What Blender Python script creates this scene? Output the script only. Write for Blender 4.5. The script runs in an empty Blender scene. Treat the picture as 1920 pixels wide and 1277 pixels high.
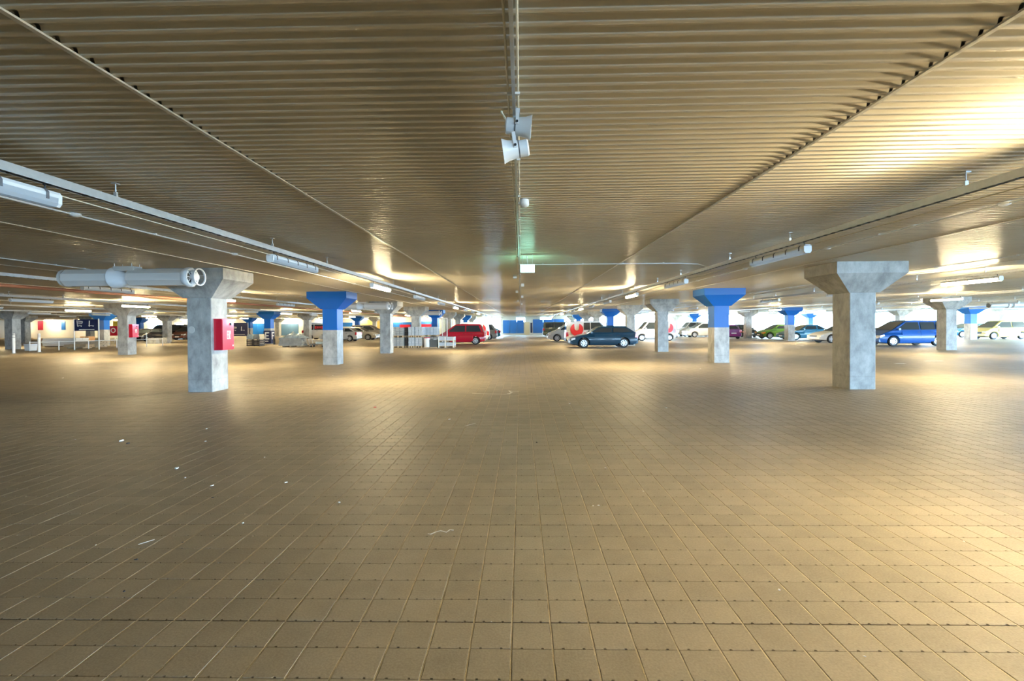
import bpy, bmesh, math, random
from mathutils import Vector, Matrix

random.seed(7)
SC = bpy.context.scene
COL = SC.collection
PI = math.pi

# ------------------------------------------------------------------ camera
FOC = 850.0                       # focal length in pixels of a 1920 px wide frame
EYE = 1.56
cam_d = bpy.data.cameras.new('camera')
cam = bpy.data.objects.new('camera', cam_d)
COL.objects.link(cam)
cam_d.sensor_width = 36.0
cam_d.lens = 36.0 * FOC / 1920.0
cam_d.clip_start = 0.05
cam_d.clip_end = 600
YAW, PITCH, ROLL = math.radians(1.15), math.radians(0.7), math.radians(0.40)
cam.location = (0, 0, EYE)
cam.rotation_euler = (Matrix.Rotation(YAW, 3, 'Z') @ Matrix.Rotation(PI / 2 - PITCH, 3, 'X')
                      @ Matrix.Rotation(-ROLL, 3, 'Z')).to_euler()
cam_d.shift_y = -18.5 / 1920.0
SC.camera = cam

# ------------------------------------------------------------------ world, exposure
SC.view_settings.view_transform = 'Standard'
SC.view_settings.look = 'None'
SC.view_settings.gamma = 1.0
SC.view_settings.use_curve_mapping = False
SC.view_settings.exposure = 0.22
SC.cycles.max_bounces = 7
SC.cycles.diffuse_bounces = 4
SC.cycles.glossy_bounces = 4
SC.cycles.sample_clamp_indirect = 6.0
SC.cycles.caustics_reflective = False
SC.cycles.caustics_refractive = False

world = bpy.data.worlds.new('overcast_sky')
SC.world = world
world.use_nodes = True
bg = world.node_tree.nodes['Background']
bg.inputs[0].default_value = (0.44, 0.71, 1.0, 1)
bg.inputs[1].default_value = 88.0

def portal(name, loc, rot, sx, sy):
    l = bpy.data.lights.new(name, 'AREA')
    l.shape = 'RECTANGLE'; l.size = sx; l.size_y = sy
    l.cycles.is_portal = True
    o = bpy.data.objects.new(name, l); COL.objects.link(o)
    o.location = loc; o.rotation_euler = rot
    return o

CEIL = 2.95
X0, X1, Y0, Y1 = -92.0, 51.0, -32.0, 73.0
portal('sky_portal', (X1, (Y0 + Y1) / 2, CEIL / 2), (0, PI / 2, 0), CEIL, Y1 - Y0)
portal('sky_portal', ((7.5 + X1) / 2, Y1, CEIL / 2), (-PI / 2, 0, 0), X1 - 7.5, CEIL)
portal('sky_portal', ((12 + X1) / 2, Y0, CEIL / 2), (PI / 2, 0, 0), X1 - 12, CEIL)

LAMP_STRENGTH = 290.0
LAMP_COLOR = (1.0, 0.81, 0.47)

# ------------------------------------------------------------------ materials
MATS = {}
def P(name, color, rough=0.5, metal=0.0, spec=0.5, var=0.0, vscale=6.0, bump=0.0, bscale=60.0,
      emit=None, estr=0.0, coat=0.0, trans=0.0, alpha=1.0):
    if name in MATS: return MATS[name]
    m = bpy.data.materials.new(name); m.use_nodes = True
    nt = m.node_tree; b = nt.nodes['Principled BSDF']
    b.inputs['Base Color'].default_value = (*color, 1)
    b.inputs['Roughness'].default_value = rough
    b.inputs['Metallic'].default_value = metal
    b.inputs['Specular IOR Level'].default_value = spec
    b.inputs['Coat Weight'].default_value = coat
    b.inputs['Coat Roughness'].default_value = 0.06
    b.inputs['Transmission Weight'].default_value = trans
    if emit:
        b.inputs['Emission Color'].default_value = (*emit, 1)
        b.inputs['Emission Strength'].default_value = estr
    if var > 0 or bump > 0:
        tc = nt.nodes.new('ShaderNodeNewGeometry')
    if var > 0:
        n = nt.nodes.new('ShaderNodeTexNoise'); n.inputs['Scale'].default_value = vscale
        n.inputs['Detail'].default_value = 6; n.inputs['Roughness'].default_value = 0.65
        nt.links.new(tc.outputs['Position'], n.inputs['Vector'])
        mx = nt.nodes.new('ShaderNodeMix'); mx.data_type = 'RGBA'
        mx.inputs['A'].default_value = (*[max(0, c * (1 - var)) for c in color], 1)
        mx.inputs['B'].default_value = (*[min(1, c * (1 + var)) for c in color], 1)
        mr = nt.nodes.new('ShaderNodeMapRange')
        mr.inputs['From Min'].default_value = 0.3; mr.inputs['From Max'].default_value = 0.7
        nt.links.new(n.outputs['Fac'], mr.inputs['Value'])
        nt.links.new(mr.outputs['Result'], mx.inputs['Factor'])
        nt.links.new(mx.outputs['Result'], b.inputs['Base Color'])
    if bump > 0:
        n2 = nt.nodes.new('ShaderNodeTexNoise'); n2.inputs['Scale'].default_value = bscale
        n2.inputs['Detail'].default_value = 4
        nt.links.new(tc.outputs['Position'], n2.inputs['Vector'])
        bp = nt.nodes.new('ShaderNodeBump'); bp.inputs['Strength'].default_value = bump
        bp.inputs['Distance'].default_value = 0.01
        nt.links.new(n2.outputs['Fac'], bp.inputs['Height'])
        nt.links.new(bp.outputs['Normal'], b.inputs['Normal'])
    MATS[name] = m
    return m

TW, TL = 0.200, 0.1932            # paver pitch across and along
TX, TY = -0.058, 2.359            # phase of the joints

def floor_material(name, joints):
    m = bpy.data.materials.new(name); m.use_nodes = True
    nt = m.node_tree; N = nt.nodes; L = nt.links
    b = N['Principled BSDF']
    geo = N.new('ShaderNodeNewGeometry')
    sep = N.new('ShaderNodeSeparateXYZ'); L.new(geo.outputs['Position'], sep.inputs[0])
    def math_(op, a, c=None):
        n = N.new('ShaderNodeMath'); n.operation = op
        for i, v in enumerate((a, c)):
            if v is None: continue
            if isinstance(v, (int, float)): n.inputs[i].default_value = v
            else: L.new(v, n.inputs[i])
        return n.outputs[0]
    u = math_('DIVIDE', math_('SUBTRACT', sep.outputs['X'], TX), TW)
    v = math_('DIVIDE', math_('SUBTRACT', sep.outputs['Y'], TY), TL)
    fu, fv = math_('FLOOR', u), math_('FLOOR', v)
    comb = N.new('ShaderNodeCombineXYZ'); L.new(fu, comb.inputs[0]); L.new(fv, comb.inputs[1])
    wn = N.new('ShaderNodeTexWhiteNoise'); wn.noise_dimensions = '2D'; L.new(comb.outputs[0], wn.inputs['Vector'])
    big = N.new('ShaderNodeTexNoise'); big.inputs['Scale'].default_value = 0.55; big.inputs['Detail'].default_value = 7
    big.inputs['Roughness'].default_value = 0.6
    L.new(geo.outputs['Position'], big.inputs['Vector'])
    grain = N.new('ShaderNodeTexNoise'); grain.inputs['Scale'].default_value = 90; grain.inputs['Detail'].default_value = 5
    L.new(geo.outputs['Position'], grain.inputs['Vector'])
    mid = N.new('ShaderNodeTexNoise'); mid.inputs['Scale'].default_value = 7; mid.inputs['Detail'].default_value = 6
    L.new(geo.outputs['Position'], mid.inputs['Vector'])
    val = math_('ADD', math_('MULTIPLY', wn.outputs['Value'], 0.12),
                math_('ADD', math_('MULTIPLY', big.outputs['Fac'], 0.40),
                      math_('ADD', math_('MULTIPLY', grain.outputs['Fac'], 0.45), math_('MULTIPLY', mid.outputs['Fac'], 0.22))))
    ramp = N.new('ShaderNodeValToRGB')
    ramp.color_ramp.elements[0].position = 0.36; ramp.color_ramp.elements[0].color = (0.28, 0.236, 0.168, 1)
    ramp.color_ramp.elements[1].position = 0.85; ramp.color_ramp.elements[1].color = (0.52, 0.445, 0.325, 1)
    L.new(val, ramp.inputs['Fac'])
    col = ramp.outputs['Color']
    if joints:
        ju = math_('LESS_THAN', math_('ABSOLUTE', math_('SUBTRACT', math_('FRACT', math_('ADD', u, 0.5)), 0.5)), 0.030)
        jv = math_('LESS_THAN', math_('ABSOLUTE', math_('SUBTRACT', math_('FRACT', math_('ADD', v, 0.5)), 0.5)), 0.016)
        j = math_('MAXIMUM', math_('MULTIPLY', ju, 0.5), math_('MULTIPLY', jv, 0.35))
        mx = N.new('ShaderNodeMix'); mx.data_type = 'RGBA'
        L.new(j, mx.inputs['Factor']); L.new(col, mx.inputs['A'])
        mx.inputs['B'].default_value = (0.17, 0.14, 0.10, 1)
        col = mx.outputs['Result']
    L.new(col, b.inputs['Base Color'])
    b.inputs['Roughness'].default_value = 0.53
    b.inputs['Specular IOR Level'].default_value = 0.5
    bp = N.new('ShaderNodeBump'); bp.inputs['Strength'].default_value = 0.25; bp.inputs['Distance'].default_value = 0.004
    L.new(grain.outputs['Fac'], bp.inputs['Height']); L.new(bp.outputs['Normal'], b.inputs['Normal'])
    return m

M_PAVER = floor_material('paver_concrete', False)
M_PAVING = floor_material('paving_far', True)
M_SAND = P('joint_sand', (0.62, 0.53, 0.37), 0.9, var=0.3, vscale=9, bump=0.4, bscale=200)
M_BED = P('joint_bed', (0.12, 0.095, 0.065), 0.95, var=0.3, vscale=9)
M_CEIL = P('ceiling_paint', (0.76, 0.70, 0.58), 0.27, spec=0.5, var=0.06, vscale=0.8)
M_STRIP = P('ceiling_strip_paint', (0.74, 0.70, 0.62), 0.35)
M_SLAB = P('slab_concrete', (0.5, 0.49, 0.46), 0.8, var=0.15)
M_GALV = P('galvanised_steel', (0.60, 0.62, 0.63), 0.38, metal=0.55, var=0.08, vscale=14)
M_WHITE = P('white_plastic', (0.80, 0.80, 0.78), 0.4)
M_CREAM = P('cream_conduit', (0.78, 0.70, 0.52), 0.45)
M_BLACK = P('black_plastic', (0.02, 0.02, 0.022), 0.45)
M_RUBBER = P('tyre_rubber', (0.022, 0.022, 0.024), 0.75)
M_DUCT = P('duct_enamel', (0.74, 0.73, 0.70), 0.4)
M_DUCTW = P('duct_white', (0.82, 0.84, 0.86), 0.35)
M_RED = P('red_enamel', (0.62, 0.012, 0.035), 0.28, coat=0.3)
M_WOOD = P('pallet_wood', (0.55, 0.40, 0.24), 0.75, var=0.25, vscale=5)
M_TIMBER = P('pale_timber', (0.58, 0.47, 0.33), 0.7, var=0.2, vscale=4)
M_COPPER = P('red_oxide_pipe', (0.45, 0.17, 0.09), 0.4)
M_GLASS = P('car_glass', (0.035, 0.045, 0.05), 0.06, spec=0.9)
M_PANE = P('window_pane', (0.10, 0.20, 0.34), 0.12, spec=0.8)
M_NAVY = P('navy_board', (0.010, 0.016, 0.075), 0.4)
M_SIGNW = P('sign_white', (0.85, 0.85, 0.83), 0.5)
M_PAPER = P('paper_white', (0.85, 0.82, 0.74), 0.7)
M_WALL = P('beige_wall', (0.66, 0.58, 0.45), 0.75, var=0.08, vscale=1.5)
M_WALLW = P('white_wall', (0.78, 0.77, 0.74), 0.7)
M_BLUEP = P('blue_wall_panel', (0.012, 0.13, 0.45), 0.35)
M_LAMPU = P('diffuser_unlit', (0.82, 0.86, 0.90), 0.18, spec=0.6)
_n = M_LAMPU.node_tree; _b = _n.nodes['Principled BSDF']
_t = _n.nodes.new('ShaderNodeBsdfTranslucent'); _t.inputs[0].default_value = (0.85, 0.90, 0.95, 1)
_m = _n.nodes.new('ShaderNodeMixShader'); _m.inputs[0].default_value = 0.6
_n.links.new(_b.outputs[0], _m.inputs[1]); _n.links.new(_t.outputs[0], _m.inputs[2])
_n.links.new(_m.outputs[0], _n.nodes['Material Output'].inputs['Surface'])
M_LAMPON = P('diffuser_lit', (0.9, 0.9, 0.85), 0.4, emit=LAMP_COLOR, estr=LAMP_STRENGTH)
M_EXIT = P('exit_sign_lit', (0.8, 0.95, 0.88), 0.4, emit=(0.35, 1.0, 0.72), estr=28.0)

def concrete(name, tint, blue=False):
    m = bpy.data.materials.new(name); m.use_nodes = True
    nt = m.node_tree; N = nt.nodes; L = nt.links; b = N['Principled BSDF']
    geo = N.new('ShaderNodeNewGeometry')
    n1 = N.new('ShaderNodeTexNoise'); n1.inputs['Scale'].default_value = 2.6; n1.inputs['Detail'].default_value = 9
    n1.inputs['Roughness'].default_value = 0.68; n1.inputs['Distortion'].default_value = 0.15
    mp = N.new('ShaderNodeMapping'); mp.inputs['Scale'].default_value = (1.3, 1.3, 0.8)
    L.new(geo.outputs['Position'], mp.inputs['Vector']); L.new(mp.outputs['Vector'], n1.inputs['Vector'])
    ramp = N.new('ShaderNodeValToRGB')
    ramp.color_ramp.elements[0].position = 0.30; ramp.color_ramp.elements[0].color = (*[c * 0.55 for c in tint], 1)
    ramp.color_ramp.elements[1].position = 0.68; ramp.color_ramp.elements[1].color = (*[min(1, c * 1.25) for c in tint], 1)
    L.new(n1.outputs['Fac'], ramp.inputs['Fac'])
    col = ramp.outputs['Color']
    sz = N.new('ShaderNodeSeparateXYZ'); L.new(geo.outputs['Position'], sz.inputs[0])
    def mth(op, a, c):
        n = N.new('ShaderNodeMath'); n.operation = op
        for i, v in enumerate((a, c)):
            if isinstance(v, (int, float)): n.inputs[i].default_value = v
            else: L.new(v, n.inputs[i])
        return n.outputs[0]
    # old formwork line a little above the foot
    line = mth('LESS_THAN', mth('ABSOLUTE', mth('SUBTRACT', mth('ADD', sz.outputs['Z'], mth('MULTIPLY', n1.outputs['Fac'], .05)), .325), 0), .016)
    ml = N.new('ShaderNodeMix'); ml.data_type = 'RGBA'
    L.new(mth('MULTIPLY', line, .10), ml.inputs['Factor']); L.new(col, ml.inputs['A']); ml.inputs['B'].default_value = (.07, .07, .065, 1)
    col = ml.outputs['Result']
    if blue:
        sp = N.new('ShaderNodeSeparateXYZ'); L.new(geo.outputs['Position'], sp.inputs[0])
        st = N.new('ShaderNodeMath'); st.operation = 'GREATER_THAN'; st.inputs[1].default_value = 1.41
        L.new(sp.outputs['Z'], st.inputs[0])
        mx = N.new('ShaderNodeMix'); mx.data_type = 'RGBA'
        L.new(st.outputs[0], mx.inputs['Factor']); L.new(col, mx.inputs['A'])
        mx.inputs['B'].default_value = (0.006, 0.12, 0.46, 1)
        col = mx.outputs['Result']
        b.inputs['Roughness'].default_value = 0.45
    else:
        b.inputs['Roughness'].default_value = 0.6
    L.new(col, b.inputs['Base Color'])
    b.inputs['Specular IOR Level'].default_value = 0.35
    n2 = N.new('ShaderNodeTexNoise'); n2.inputs['Scale'].default_value = 45; n2.inputs['Detail'].default_value = 5
    L.new(geo.outputs['Position'], n2.inputs['Vector'])
    bp = N.new('ShaderNodeBump'); bp.inputs['Strength'].default_value = 0.25; bp.inputs['Distance'].default_value = 0.006
    L.new(n2.outputs['Fac'], bp.inputs['Height']); L.new(bp.outputs['Normal'], b.inputs['Normal'])
    return m
M_CONC = concrete('column_concrete', (0.40, 0.40, 0.38))
M_CONCB = concrete('column_concrete_blue_top', (0.42, 0.42, 0.40), True)

# ------------------------------------------------------------------ mesh helpers
class MB:
    def __init__(s): s.v = []; s.f = []
    def add(s, vs, fs):
        k = len(s.v); s.v += [tuple(p) for p in vs]; s.f += [tuple(i + k for i in f) for f in fs]; return s
    def box(s, cx, cy, cz, sx, sy, sz, rz=0.0):
        a, b, c = sx / 2, sy / 2, sz / 2
        cs, sn = math.cos(rz), math.sin(rz)
        vs = []
        for z in (-c, c):
            for x, y in ((-a, -b), (a, -b), (a, b), (-a, b)):
                vs.append((cx + x * cs - y * sn, cy + x * sn + y * cs, cz + z))
        return s.add(vs, [(3, 2, 1, 0), (4, 5, 6, 7), (0, 1, 5, 4), (1, 2, 6, 5), (2, 3, 7, 6), (3, 0, 4, 7)])
    def lohi(s, x0, x1, y0, y1, z0, z1):
        return s.box((x0 + x1) / 2, (y0 + y1) / 2, (z0 + z1) / 2, x1 - x0, y1 - y0, z1 - z0)
    def frustum(s, b, t, z0, z1, cx=0, cy=0):
        vs = [(cx - b[0] / 2, cy - b[1] / 2, z0), (cx + b[0] / 2, cy - b[1] / 2, z0), (cx + b[0] / 2, cy + b[1] / 2, z0), (cx - b[0] / 2, cy + b[1] / 2, z0),
              (cx - t[0] / 2, cy - t[1] / 2, z1), (cx + t[0] / 2, cy - t[1] / 2, z1), (cx + t[0] / 2, cy + t[1] / 2, z1), (cx - t[0] / 2, cy + t[1] / 2, z1)]
        return s.add(vs, [(3, 2, 1, 0), (4, 5, 6, 7), (0, 1, 5, 4), (1, 2, 6, 5), (2, 3, 7, 6), (3, 0, 4, 7)])
    def tube(s, p0, p1, r0, r1=None, n=8, cap=True):
        r1 = r0 if r1 is None else r1
        p0, p1 = Vector(p0), Vector(p1); d = (p1 - p0).normalized()
        a = d.orthogonal().normalized(); b = d.cross(a)
        vs = [p0 + (a * math.cos(2 * PI * i / n) + b * math.sin(2 * PI * i / n)) * r0 for i in range(n)]
        vs += [p1 + (a * math.cos(2 * PI * i / n) + b * math.sin(2 * PI * i / n)) * r1 for i in range(n)]
        fs = [(i, (i + 1) % n, n + (i + 1) % n, n + i) for i in range(n)]
        if cap: fs += [tuple(reversed(range(n))), tuple(range(n, 2 * n))]
        return s.add(vs, fs)
    def path(s, pts, r, n=6):
        for a, b in zip(pts[:-1], pts[1:]): s.tube(a, b, r, n=n)
        return s
    def lathe(s, prof, origin, axis, n=20, phase=0.0, close=False):
        o = Vector(origin); d = Vector(axis).normalized()
        a = d.orthogonal().normalized() if abs(d.z) > 0.9 else Vector((0, 0, 1)).cross(d).normalized()
        b = d.cross(a)
        k = len(prof); vs = []
        for t, r in prof:
            for i in range(n):
                w = 2 * PI * i / n + phase
                vs.append(o + d * t + (a * math.cos(w) + b * math.sin(w)) * r)
        fs = []
        for j in range(k - 1):
            for i in range(n):
                fs.append((j * n + i, j * n + (i + 1) % n, (j + 1) * n + (i + 1) % n, (j + 1) * n + i))
        if close: fs += [tuple(reversed(range(n))), tuple(range((k - 1) * n, k * n))]
        return s.add(vs, fs)
    def extrude(s, poly, fn, a, b):
        """poly: 2-D outline; fn(u, v, t) -> xyz; extruded from t=a to t=b"""
        n = len(poly)
        vs = [fn(u, v, a) for u, v in poly] + [fn(u, v, b) for u, v in poly]
        fs = [(i, (i + 1) % n, n + (i + 1) % n, n + i) for i in range(n)]
        fs += [tuple(reversed(range(n))), tuple(range(n, 2 * n))]
        return s.add(vs, fs)
    def mesh(s, name, mat, smooth=None, fix=True):
        me = bpy.data.meshes.new(name)
        me.from_pydata(s.v, [], s.f)
        if fix:
            bm = bmesh.new(); bm.from_mesh(me)
            bmesh.ops.recalc_face_normals(bm, faces=bm.faces[:])
            bm.to_mesh(me); bm.free()
        if mat: me.materials.append(mat)
        if smooth is not None:
            me.shade_smooth(); me.set_sharp_from_angle(angle=math.radians(smooth))
        return me
    def build(s, name, mat, parent=None, smooth=None, loc=None, label=None):
        o = bpy.data.objects.new(name, s.mesh(name, mat, smooth)); COL.objects.link(o)
        if parent is not None: o.parent = parent
        if loc is not None: o.location = loc
        if label: o['label'] = label
        return o

def tag(o, label, cat, group=None):
    o['label'] = label; o['category'] = cat
    if group: o['group'] = group
    return o
def thing(name, label, cat, loc=(0, 0, 0), rz=0.0, group=None):
    o = bpy.data.objects.new(name, None); COL.objects.link(o)
    o.empty_display_size = 0.2
    o.location = loc; o.rotation_euler = (0, 0, rz)
    return tag(o, label, cat, group)
def struct(o, label=None):
    o['kind'] = 'structure'
    if label: o['label'] = label
    return o
def kids(o): return [c for c in bpy.data.objects if c.parent == o]
KID = {}
def dup(root, loc, rz=0.0, label=None, group=None, cat=None):
    if root.name not in KID:
        KID[root.name] = [(c, list(c.children)) for c in root.children]
    r = root.copy(); COL.objects.link(r); r.location = loc; r.rotation_euler = (0, 0, rz)
    if label: r['label'] = label
    if group: r['group'] = group
    if cat: r['category'] = cat
    for ch, gr in KID[root.name]:
        c = ch.copy(); COL.objects.link(c); c.parent = r
        for g in gr:
            d = g.copy(); COL.objects.link(d); d.parent = c
    return r
def at(px, Y): return (px - 977.0) / FOC * Y      # lateral position of something known to stand Y metres down the hall

# ------------------------------------------------------------------ floor
PX0, PX1, PY0, PY1 = TX - 62 * TW, TX + 62 * TW, TY - 12 * TL, TY + 60 * TL
floor = MB()
ZG = -0.007
floor.lohi(-140, PX0, -60, 150, -0.3, 0); floor.lohi(PX1, 160, -60, 150, -0.3, 0)
floor.lohi(PX0, PX1, -60, PY0, -0.3, 0); floor.lohi(PX0, PX1, PY1, 150, -0.3, 0)
floor = floor.build('floor', M_PAVING)
struct(floor, 'paved parking hall floor of square beige concrete pavers')
MB().lohi(PX0, PX1, PY0, PY1, -0.3, ZG).build('joint_bed', M_BED, floor)
sj = MB()
for i in range(-61, 62):
    sj.lohi(TX + i * TW - 0.0046, TX + i * TW + 0.0030, PY0, PY1, ZG - 0.001, -0.0022)
sj.build('joint_sand', M_SAND, floor)['kind'] = 'stuff'

def paver_mesh(seed):
    r = random.Random(seed)
    gx, gy = 0.0046, 0.0012
    a, b = TW / 2 - gx, TL / 2 - gy
    out = []
    # front edge with two spacer notches, wavy long sides
    nx, nd = 0.009, 0.008
    for u in (-a, ): out.append((u, -b))
    for c in (-TW / 4, TW / 4): out += [(c - nx, -b), (c - nx * 0.4, -b + nd), (c + nx * 0.6, -b + nd), (c + nx, -b)]
    out.append((a, -b))
    for t in (-0.25, 0.2): out.append((a + r.uniform(-0.0022, 0.0022), t * TL + r.uniform(-.01, .01)))
    out.append((a, b)); out.append((-a, b))
    for t in (0.2, -0.25): out.append((-a + r.uniform(-0.0022, 0.0022), t * TL + r.uniform(-.01, .01)))
    n = len(out)
    vs = [(x, y, ZG - 0.002) for x, y in out] + [(x, y, -0.002) for x, y in out] + \
         [(x * 0.985, y * 0.985, 0.0) for x, y in out]
    fs = [(i, (i + 1) % n, n + (i + 1) % n, n + i) for i in range(n)]
    fs += [(n + i, n + (i + 1) % n, 2 * n + (i + 1) % n, 2 * n + i) for i in range(n)]
    fs.append(tuple(range(2 * n, 3 * n)))
    return vs, fs
PAV = [paver_mesh(i) for i in range(6)]
PAVM = []
for vs, fs in PAV:
    mb = MB(); mb.add(vs, fs); PAVM.append(mb.mesh('paver', M_PAVER))
rest = MB(); single = []
for j in range(-12, 60):
    yc = TY + (j + 0.5) * TL - (j % 6 - 2.5) * 0.0008
    for i in range(-62, 62):
        xc = TX + (i + 0.5) * TW
        dz = random.uniform(-0.0004, 0.0004)
        k = random.randrange(6)
        seen = yc > 1.85 and abs(xc + 0.02 * yc) < yc * 1.13 + 0.12
        if seen and len(single) < 300: single.append((xc, yc, dz, k))
        else:
            vs, fs = PAV[k]
            rest.add([(x + xc, y + yc, z + dz) for x, y, z in vs], fs)
for xc, yc, dz, k in single:
    o = bpy.data.objects.new('paver', PAVM[k]); COL.objects.link(o); o.parent = floor; o.location = (xc, yc, dz)
me = rest.mesh('paver_field', M_PAVER, fix=False)
o = bpy.data.objects.new('paver_field', me); COL.objects.link(o); o.parent = floor; o['kind'] = 'stuff'

# ------------------------------------------------------------------ ceiling
ceiling = MB().lohi(X0, X1, Y0, Y1, CEIL + 0.045, CEIL + 0.5).build('ceiling', M_SLAB)
struct(ceiling, 'corrugated beige metal deck ceiling over the parking hall')
PIT = 0.0895
SW = 4.5
mb = MB(); nrib = int((Y1 - Y0) / PIT)
prof = []
CORN = [(0.0, 0.0), (0.030, 0.0), (0.038, 0.029), (0.0815, 0.029)]      # one rib; its corners are rolled round
RIB = []
for k in range(4):
    c = Vector(CORN[k]); a = Vector(CORN[k - 1]) - (Vector((PIT, 0)) if k == 0 else Vector((0, 0)))
    b = Vector(CORN[(k + 1) % 4]) + (Vector((PIT, 0)) if k == 3 else Vector((0, 0)))
    p, q = c + (a - c).normalized() * 0.0065, c + (b - c).normalized() * 0.0065
    for tt in (0, .25, .5, .75, 1): RIB.append(p * (1 - tt) ** 2 + c * 2 * tt * (1 - tt) + q * tt ** 2)
for r in range(nrib):
    y = Y0 + r * PIT
    prof += [(y + v.x, v.y) for v in RIB]
prof.append((Y0 + nrib * PIT, 0)); prof.append((Y1, 0))
vs = []
for y, z in prof: vs += [(-SW / 2 + 0.01, y, z), (SW / 2 - 0.01, y, z)]
mb.add(vs, [(2 * i, 2 * i + 1, 2 * i + 3, 2 * i + 2) for i in range(len(prof) - 1)])
sheet = mb.mesh('ceiling_sheet', M_CEIL, fix=False); sheet.shade_smooth()
strip = MB().lohi(-0.014, 0.014, Y0, Y1, -0.010, 0.001).mesh('joint_strip', M_STRIP)
xs = [i * SW for i in range(-20, 12)]
for x in xs:
    if x - SW / 2 < X0 or x + SW / 2 > X1 + 0.8: continue
    o = bpy.data.objects.new('ceiling_sheet', sheet); COL.objects.link(o); o.parent = ceiling; o.location = (x, 0, CEIL)
    o = bpy.data.objects.new('joint_strip', strip); COL.objects.link(o); o.parent = ceiling; o.location = (x + SW / 2, 0, CEIL)

# ------------------------------------------------------------------ walls
def wall_with_holes(name, mat, x0, x1, y0, y1, z1, holes, label):
    """wall in the x direction; holes = (xa, xb, za, zb)"""
    mb = MB(); cur = x0
    for xa, xb, za, zb in sorted(holes):
        if xa > cur: mb.lohi(cur, xa, y0, y1, 0, z1)
        if za > 0: mb.lohi(xa, xb, y0, y1, 0, za)
        if zb < z1: mb.lohi(xa, xb, y0, y1, zb, z1)
        cur = xb
    mb.lohi(cur, x1, y0, y1, 0, z1)
    return struct(mb.build(name, mat), label)
FW = Y1
holes_far = [(-6.2, -3.25, 0.0, 2.75), (-0.85, 0.75, 2.0, 2.85), (3.0, 5.0, 1.95, 2.85),
             (at(266, FW), at(296, FW), 1.0, 2.3), (at(318, FW), at(335, FW), 1.0, 2.4)]
wall_with_holes('wall_far', M_WALLW, X0, 7.4, FW, FW + 0.3, CEIL, holes_far, 'pale end wall of the hall with blue panels and doors')
struct(MB().lohi(X0 - 0.3, X0, Y0, Y1 + 0.3, 0, CEIL).build('wall_left', M_WALL), 'beige side wall beyond the trolley bays')
struct(MB().lohi(X0, 12.0, Y0 - 0.3, Y0, 0, CEIL).build('wall_back_unseen', M_WALL), 'unseen beige wall behind the photographer, sized to trim the daylight')  # out of view; its open end is set to control the daylight

def framed(name, x0, x1, z0, z1, y, mat_pane, mat_frame, label, nx=2, nz=1, th=0.12):
    r = bpy.data.objects.new(name, None); COL.objects.link(r); r.location = ((x0 + x1) / 2, y, 0); struct(r, label)
    w = x1 - x0
    f = MB(); t = 0.09
    for sx in (-1, 1): f.box(sx * (w / 2 - t / 2), 0, (z0 + z1) / 2, t, th, z1 - z0)
    for z in (z0 + t / 2, z1 - t / 2): f.box(0, 0, z, w - 2 * t, th, t)
    for i in range(1, nx): f.box(-w / 2 + w * i / nx, 0, (z0 + z1) / 2, t * 0.6, th * 0.8, z1 - z0 - 2 * t)
    for i in range(1, nz): f.box(0, 0, z0 + (z1 - z0) * i / nz, w - 2 * t, th * 0.7, t * 0.5)
    f.build('window_frame', mat_frame, r)
    for i in range(nx):
        for k in range(nz):
            MB().box(-w / 2 + w * (i + 0.5) / nx, 0.01, z0 + (z1 - z0) * (k + 0.5) / nz, w / nx - 0.06, 0.02, (z1 - z0) / nz - 0.06).build('pane', mat_pane, r)
    return r
M_FROST = bpy.data.materials.new('clear_pane'); M_FROST.use_nodes = True
_n = M_FROST.node_tree; _n.nodes.clear()
_o = _n.nodes.new('ShaderNodeOutputMaterial'); _t = _n.nodes.new('ShaderNodeBsdfTransparent'); _g = _n.nodes.new('ShaderNodeBsdfGlossy'); _m = _n.nodes.new('ShaderNodeMixShader')
_t.inputs[0].default_value = (0.86, 0.93, 0.95, 1); _g.inputs['Roughness'].default_value = 0.05; _m.inputs[0].default_value = 0.08
_n.links.new(_t.outputs[0], _m.inputs[1]); _n.links.new(_g.outputs[0], _m.inputs[2]); _n.links.new(_m.outputs[0], _o.inputs[0])
framed('window_1', -0.85, 0.75, 2.0, 2.85, FW + 0.15, M_FROST, M_WALLW, 'small bright window high above the blue doors', 2)
framed('window_2', 3.0, 5.0, 1.95, 2.85, FW + 0.15, M_FROST, M_WALLW, 'small bright window high above the olive van', 2)
framed('window_3', at(266, FW), at(296, FW), 1.0, 2.3, FW + 0.15, M_FROST, M_WALLW, 'gridded daylight window behind the black van', 3, 2)
framed('window_4', at(318, FW), at(335, FW), 1.0, 2.4, FW + 0.15, M_FROST, M_WALLW, 'narrow daylight window behind the brown car', 1, 2)
# blue panels and doors on the far wall
def panel(name, x0, x1, z0, z1, mat, label, seams=1, th=0.06, y=FW):
    r = bpy.data.objects.new(name, None); COL.objects.link(r); r.location = ((x0 + x1) / 2, y, 0); struct(r, label)
    w = (x1 - x0) / seams
    for i in range(seams):
        MB().box(-(x1 - x0) / 2 + w * (i + 0.5), -th / 2, (z0 + z1) / 2, w - 0.03, th, z1 - z0).build('panel', mat, r)
    return r
panel('trim_1', at(943, FW), at(982, FW), 0.25, 2.35, M_BLUEP, 'wide blue wall panels left of the cream door', 3)
panel('trim_2', at(999, FW), 6.9, 0.25, 2.45, M_BLUEP, 'wide blue wall panels behind the olive van', 3)
d = panel('door_1', at(983.5, FW), at(993, FW), 0.0, 2.05, P('cream_door', (0.75, 0.62, 0.42), 0.5), 'cream door between blue wall panels', 1, 0.09)
MB().box(0.3, -0.12, 1.0, 0.05, 0.08, 0.12).build('door_handle', M_GALV, d)
panel('trim_3', at(994.5, FW), at(998, FW), 0.3, 1.9, M_NAVY, 'narrow dark blue notice panel beside the cream door', 1)
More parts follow.
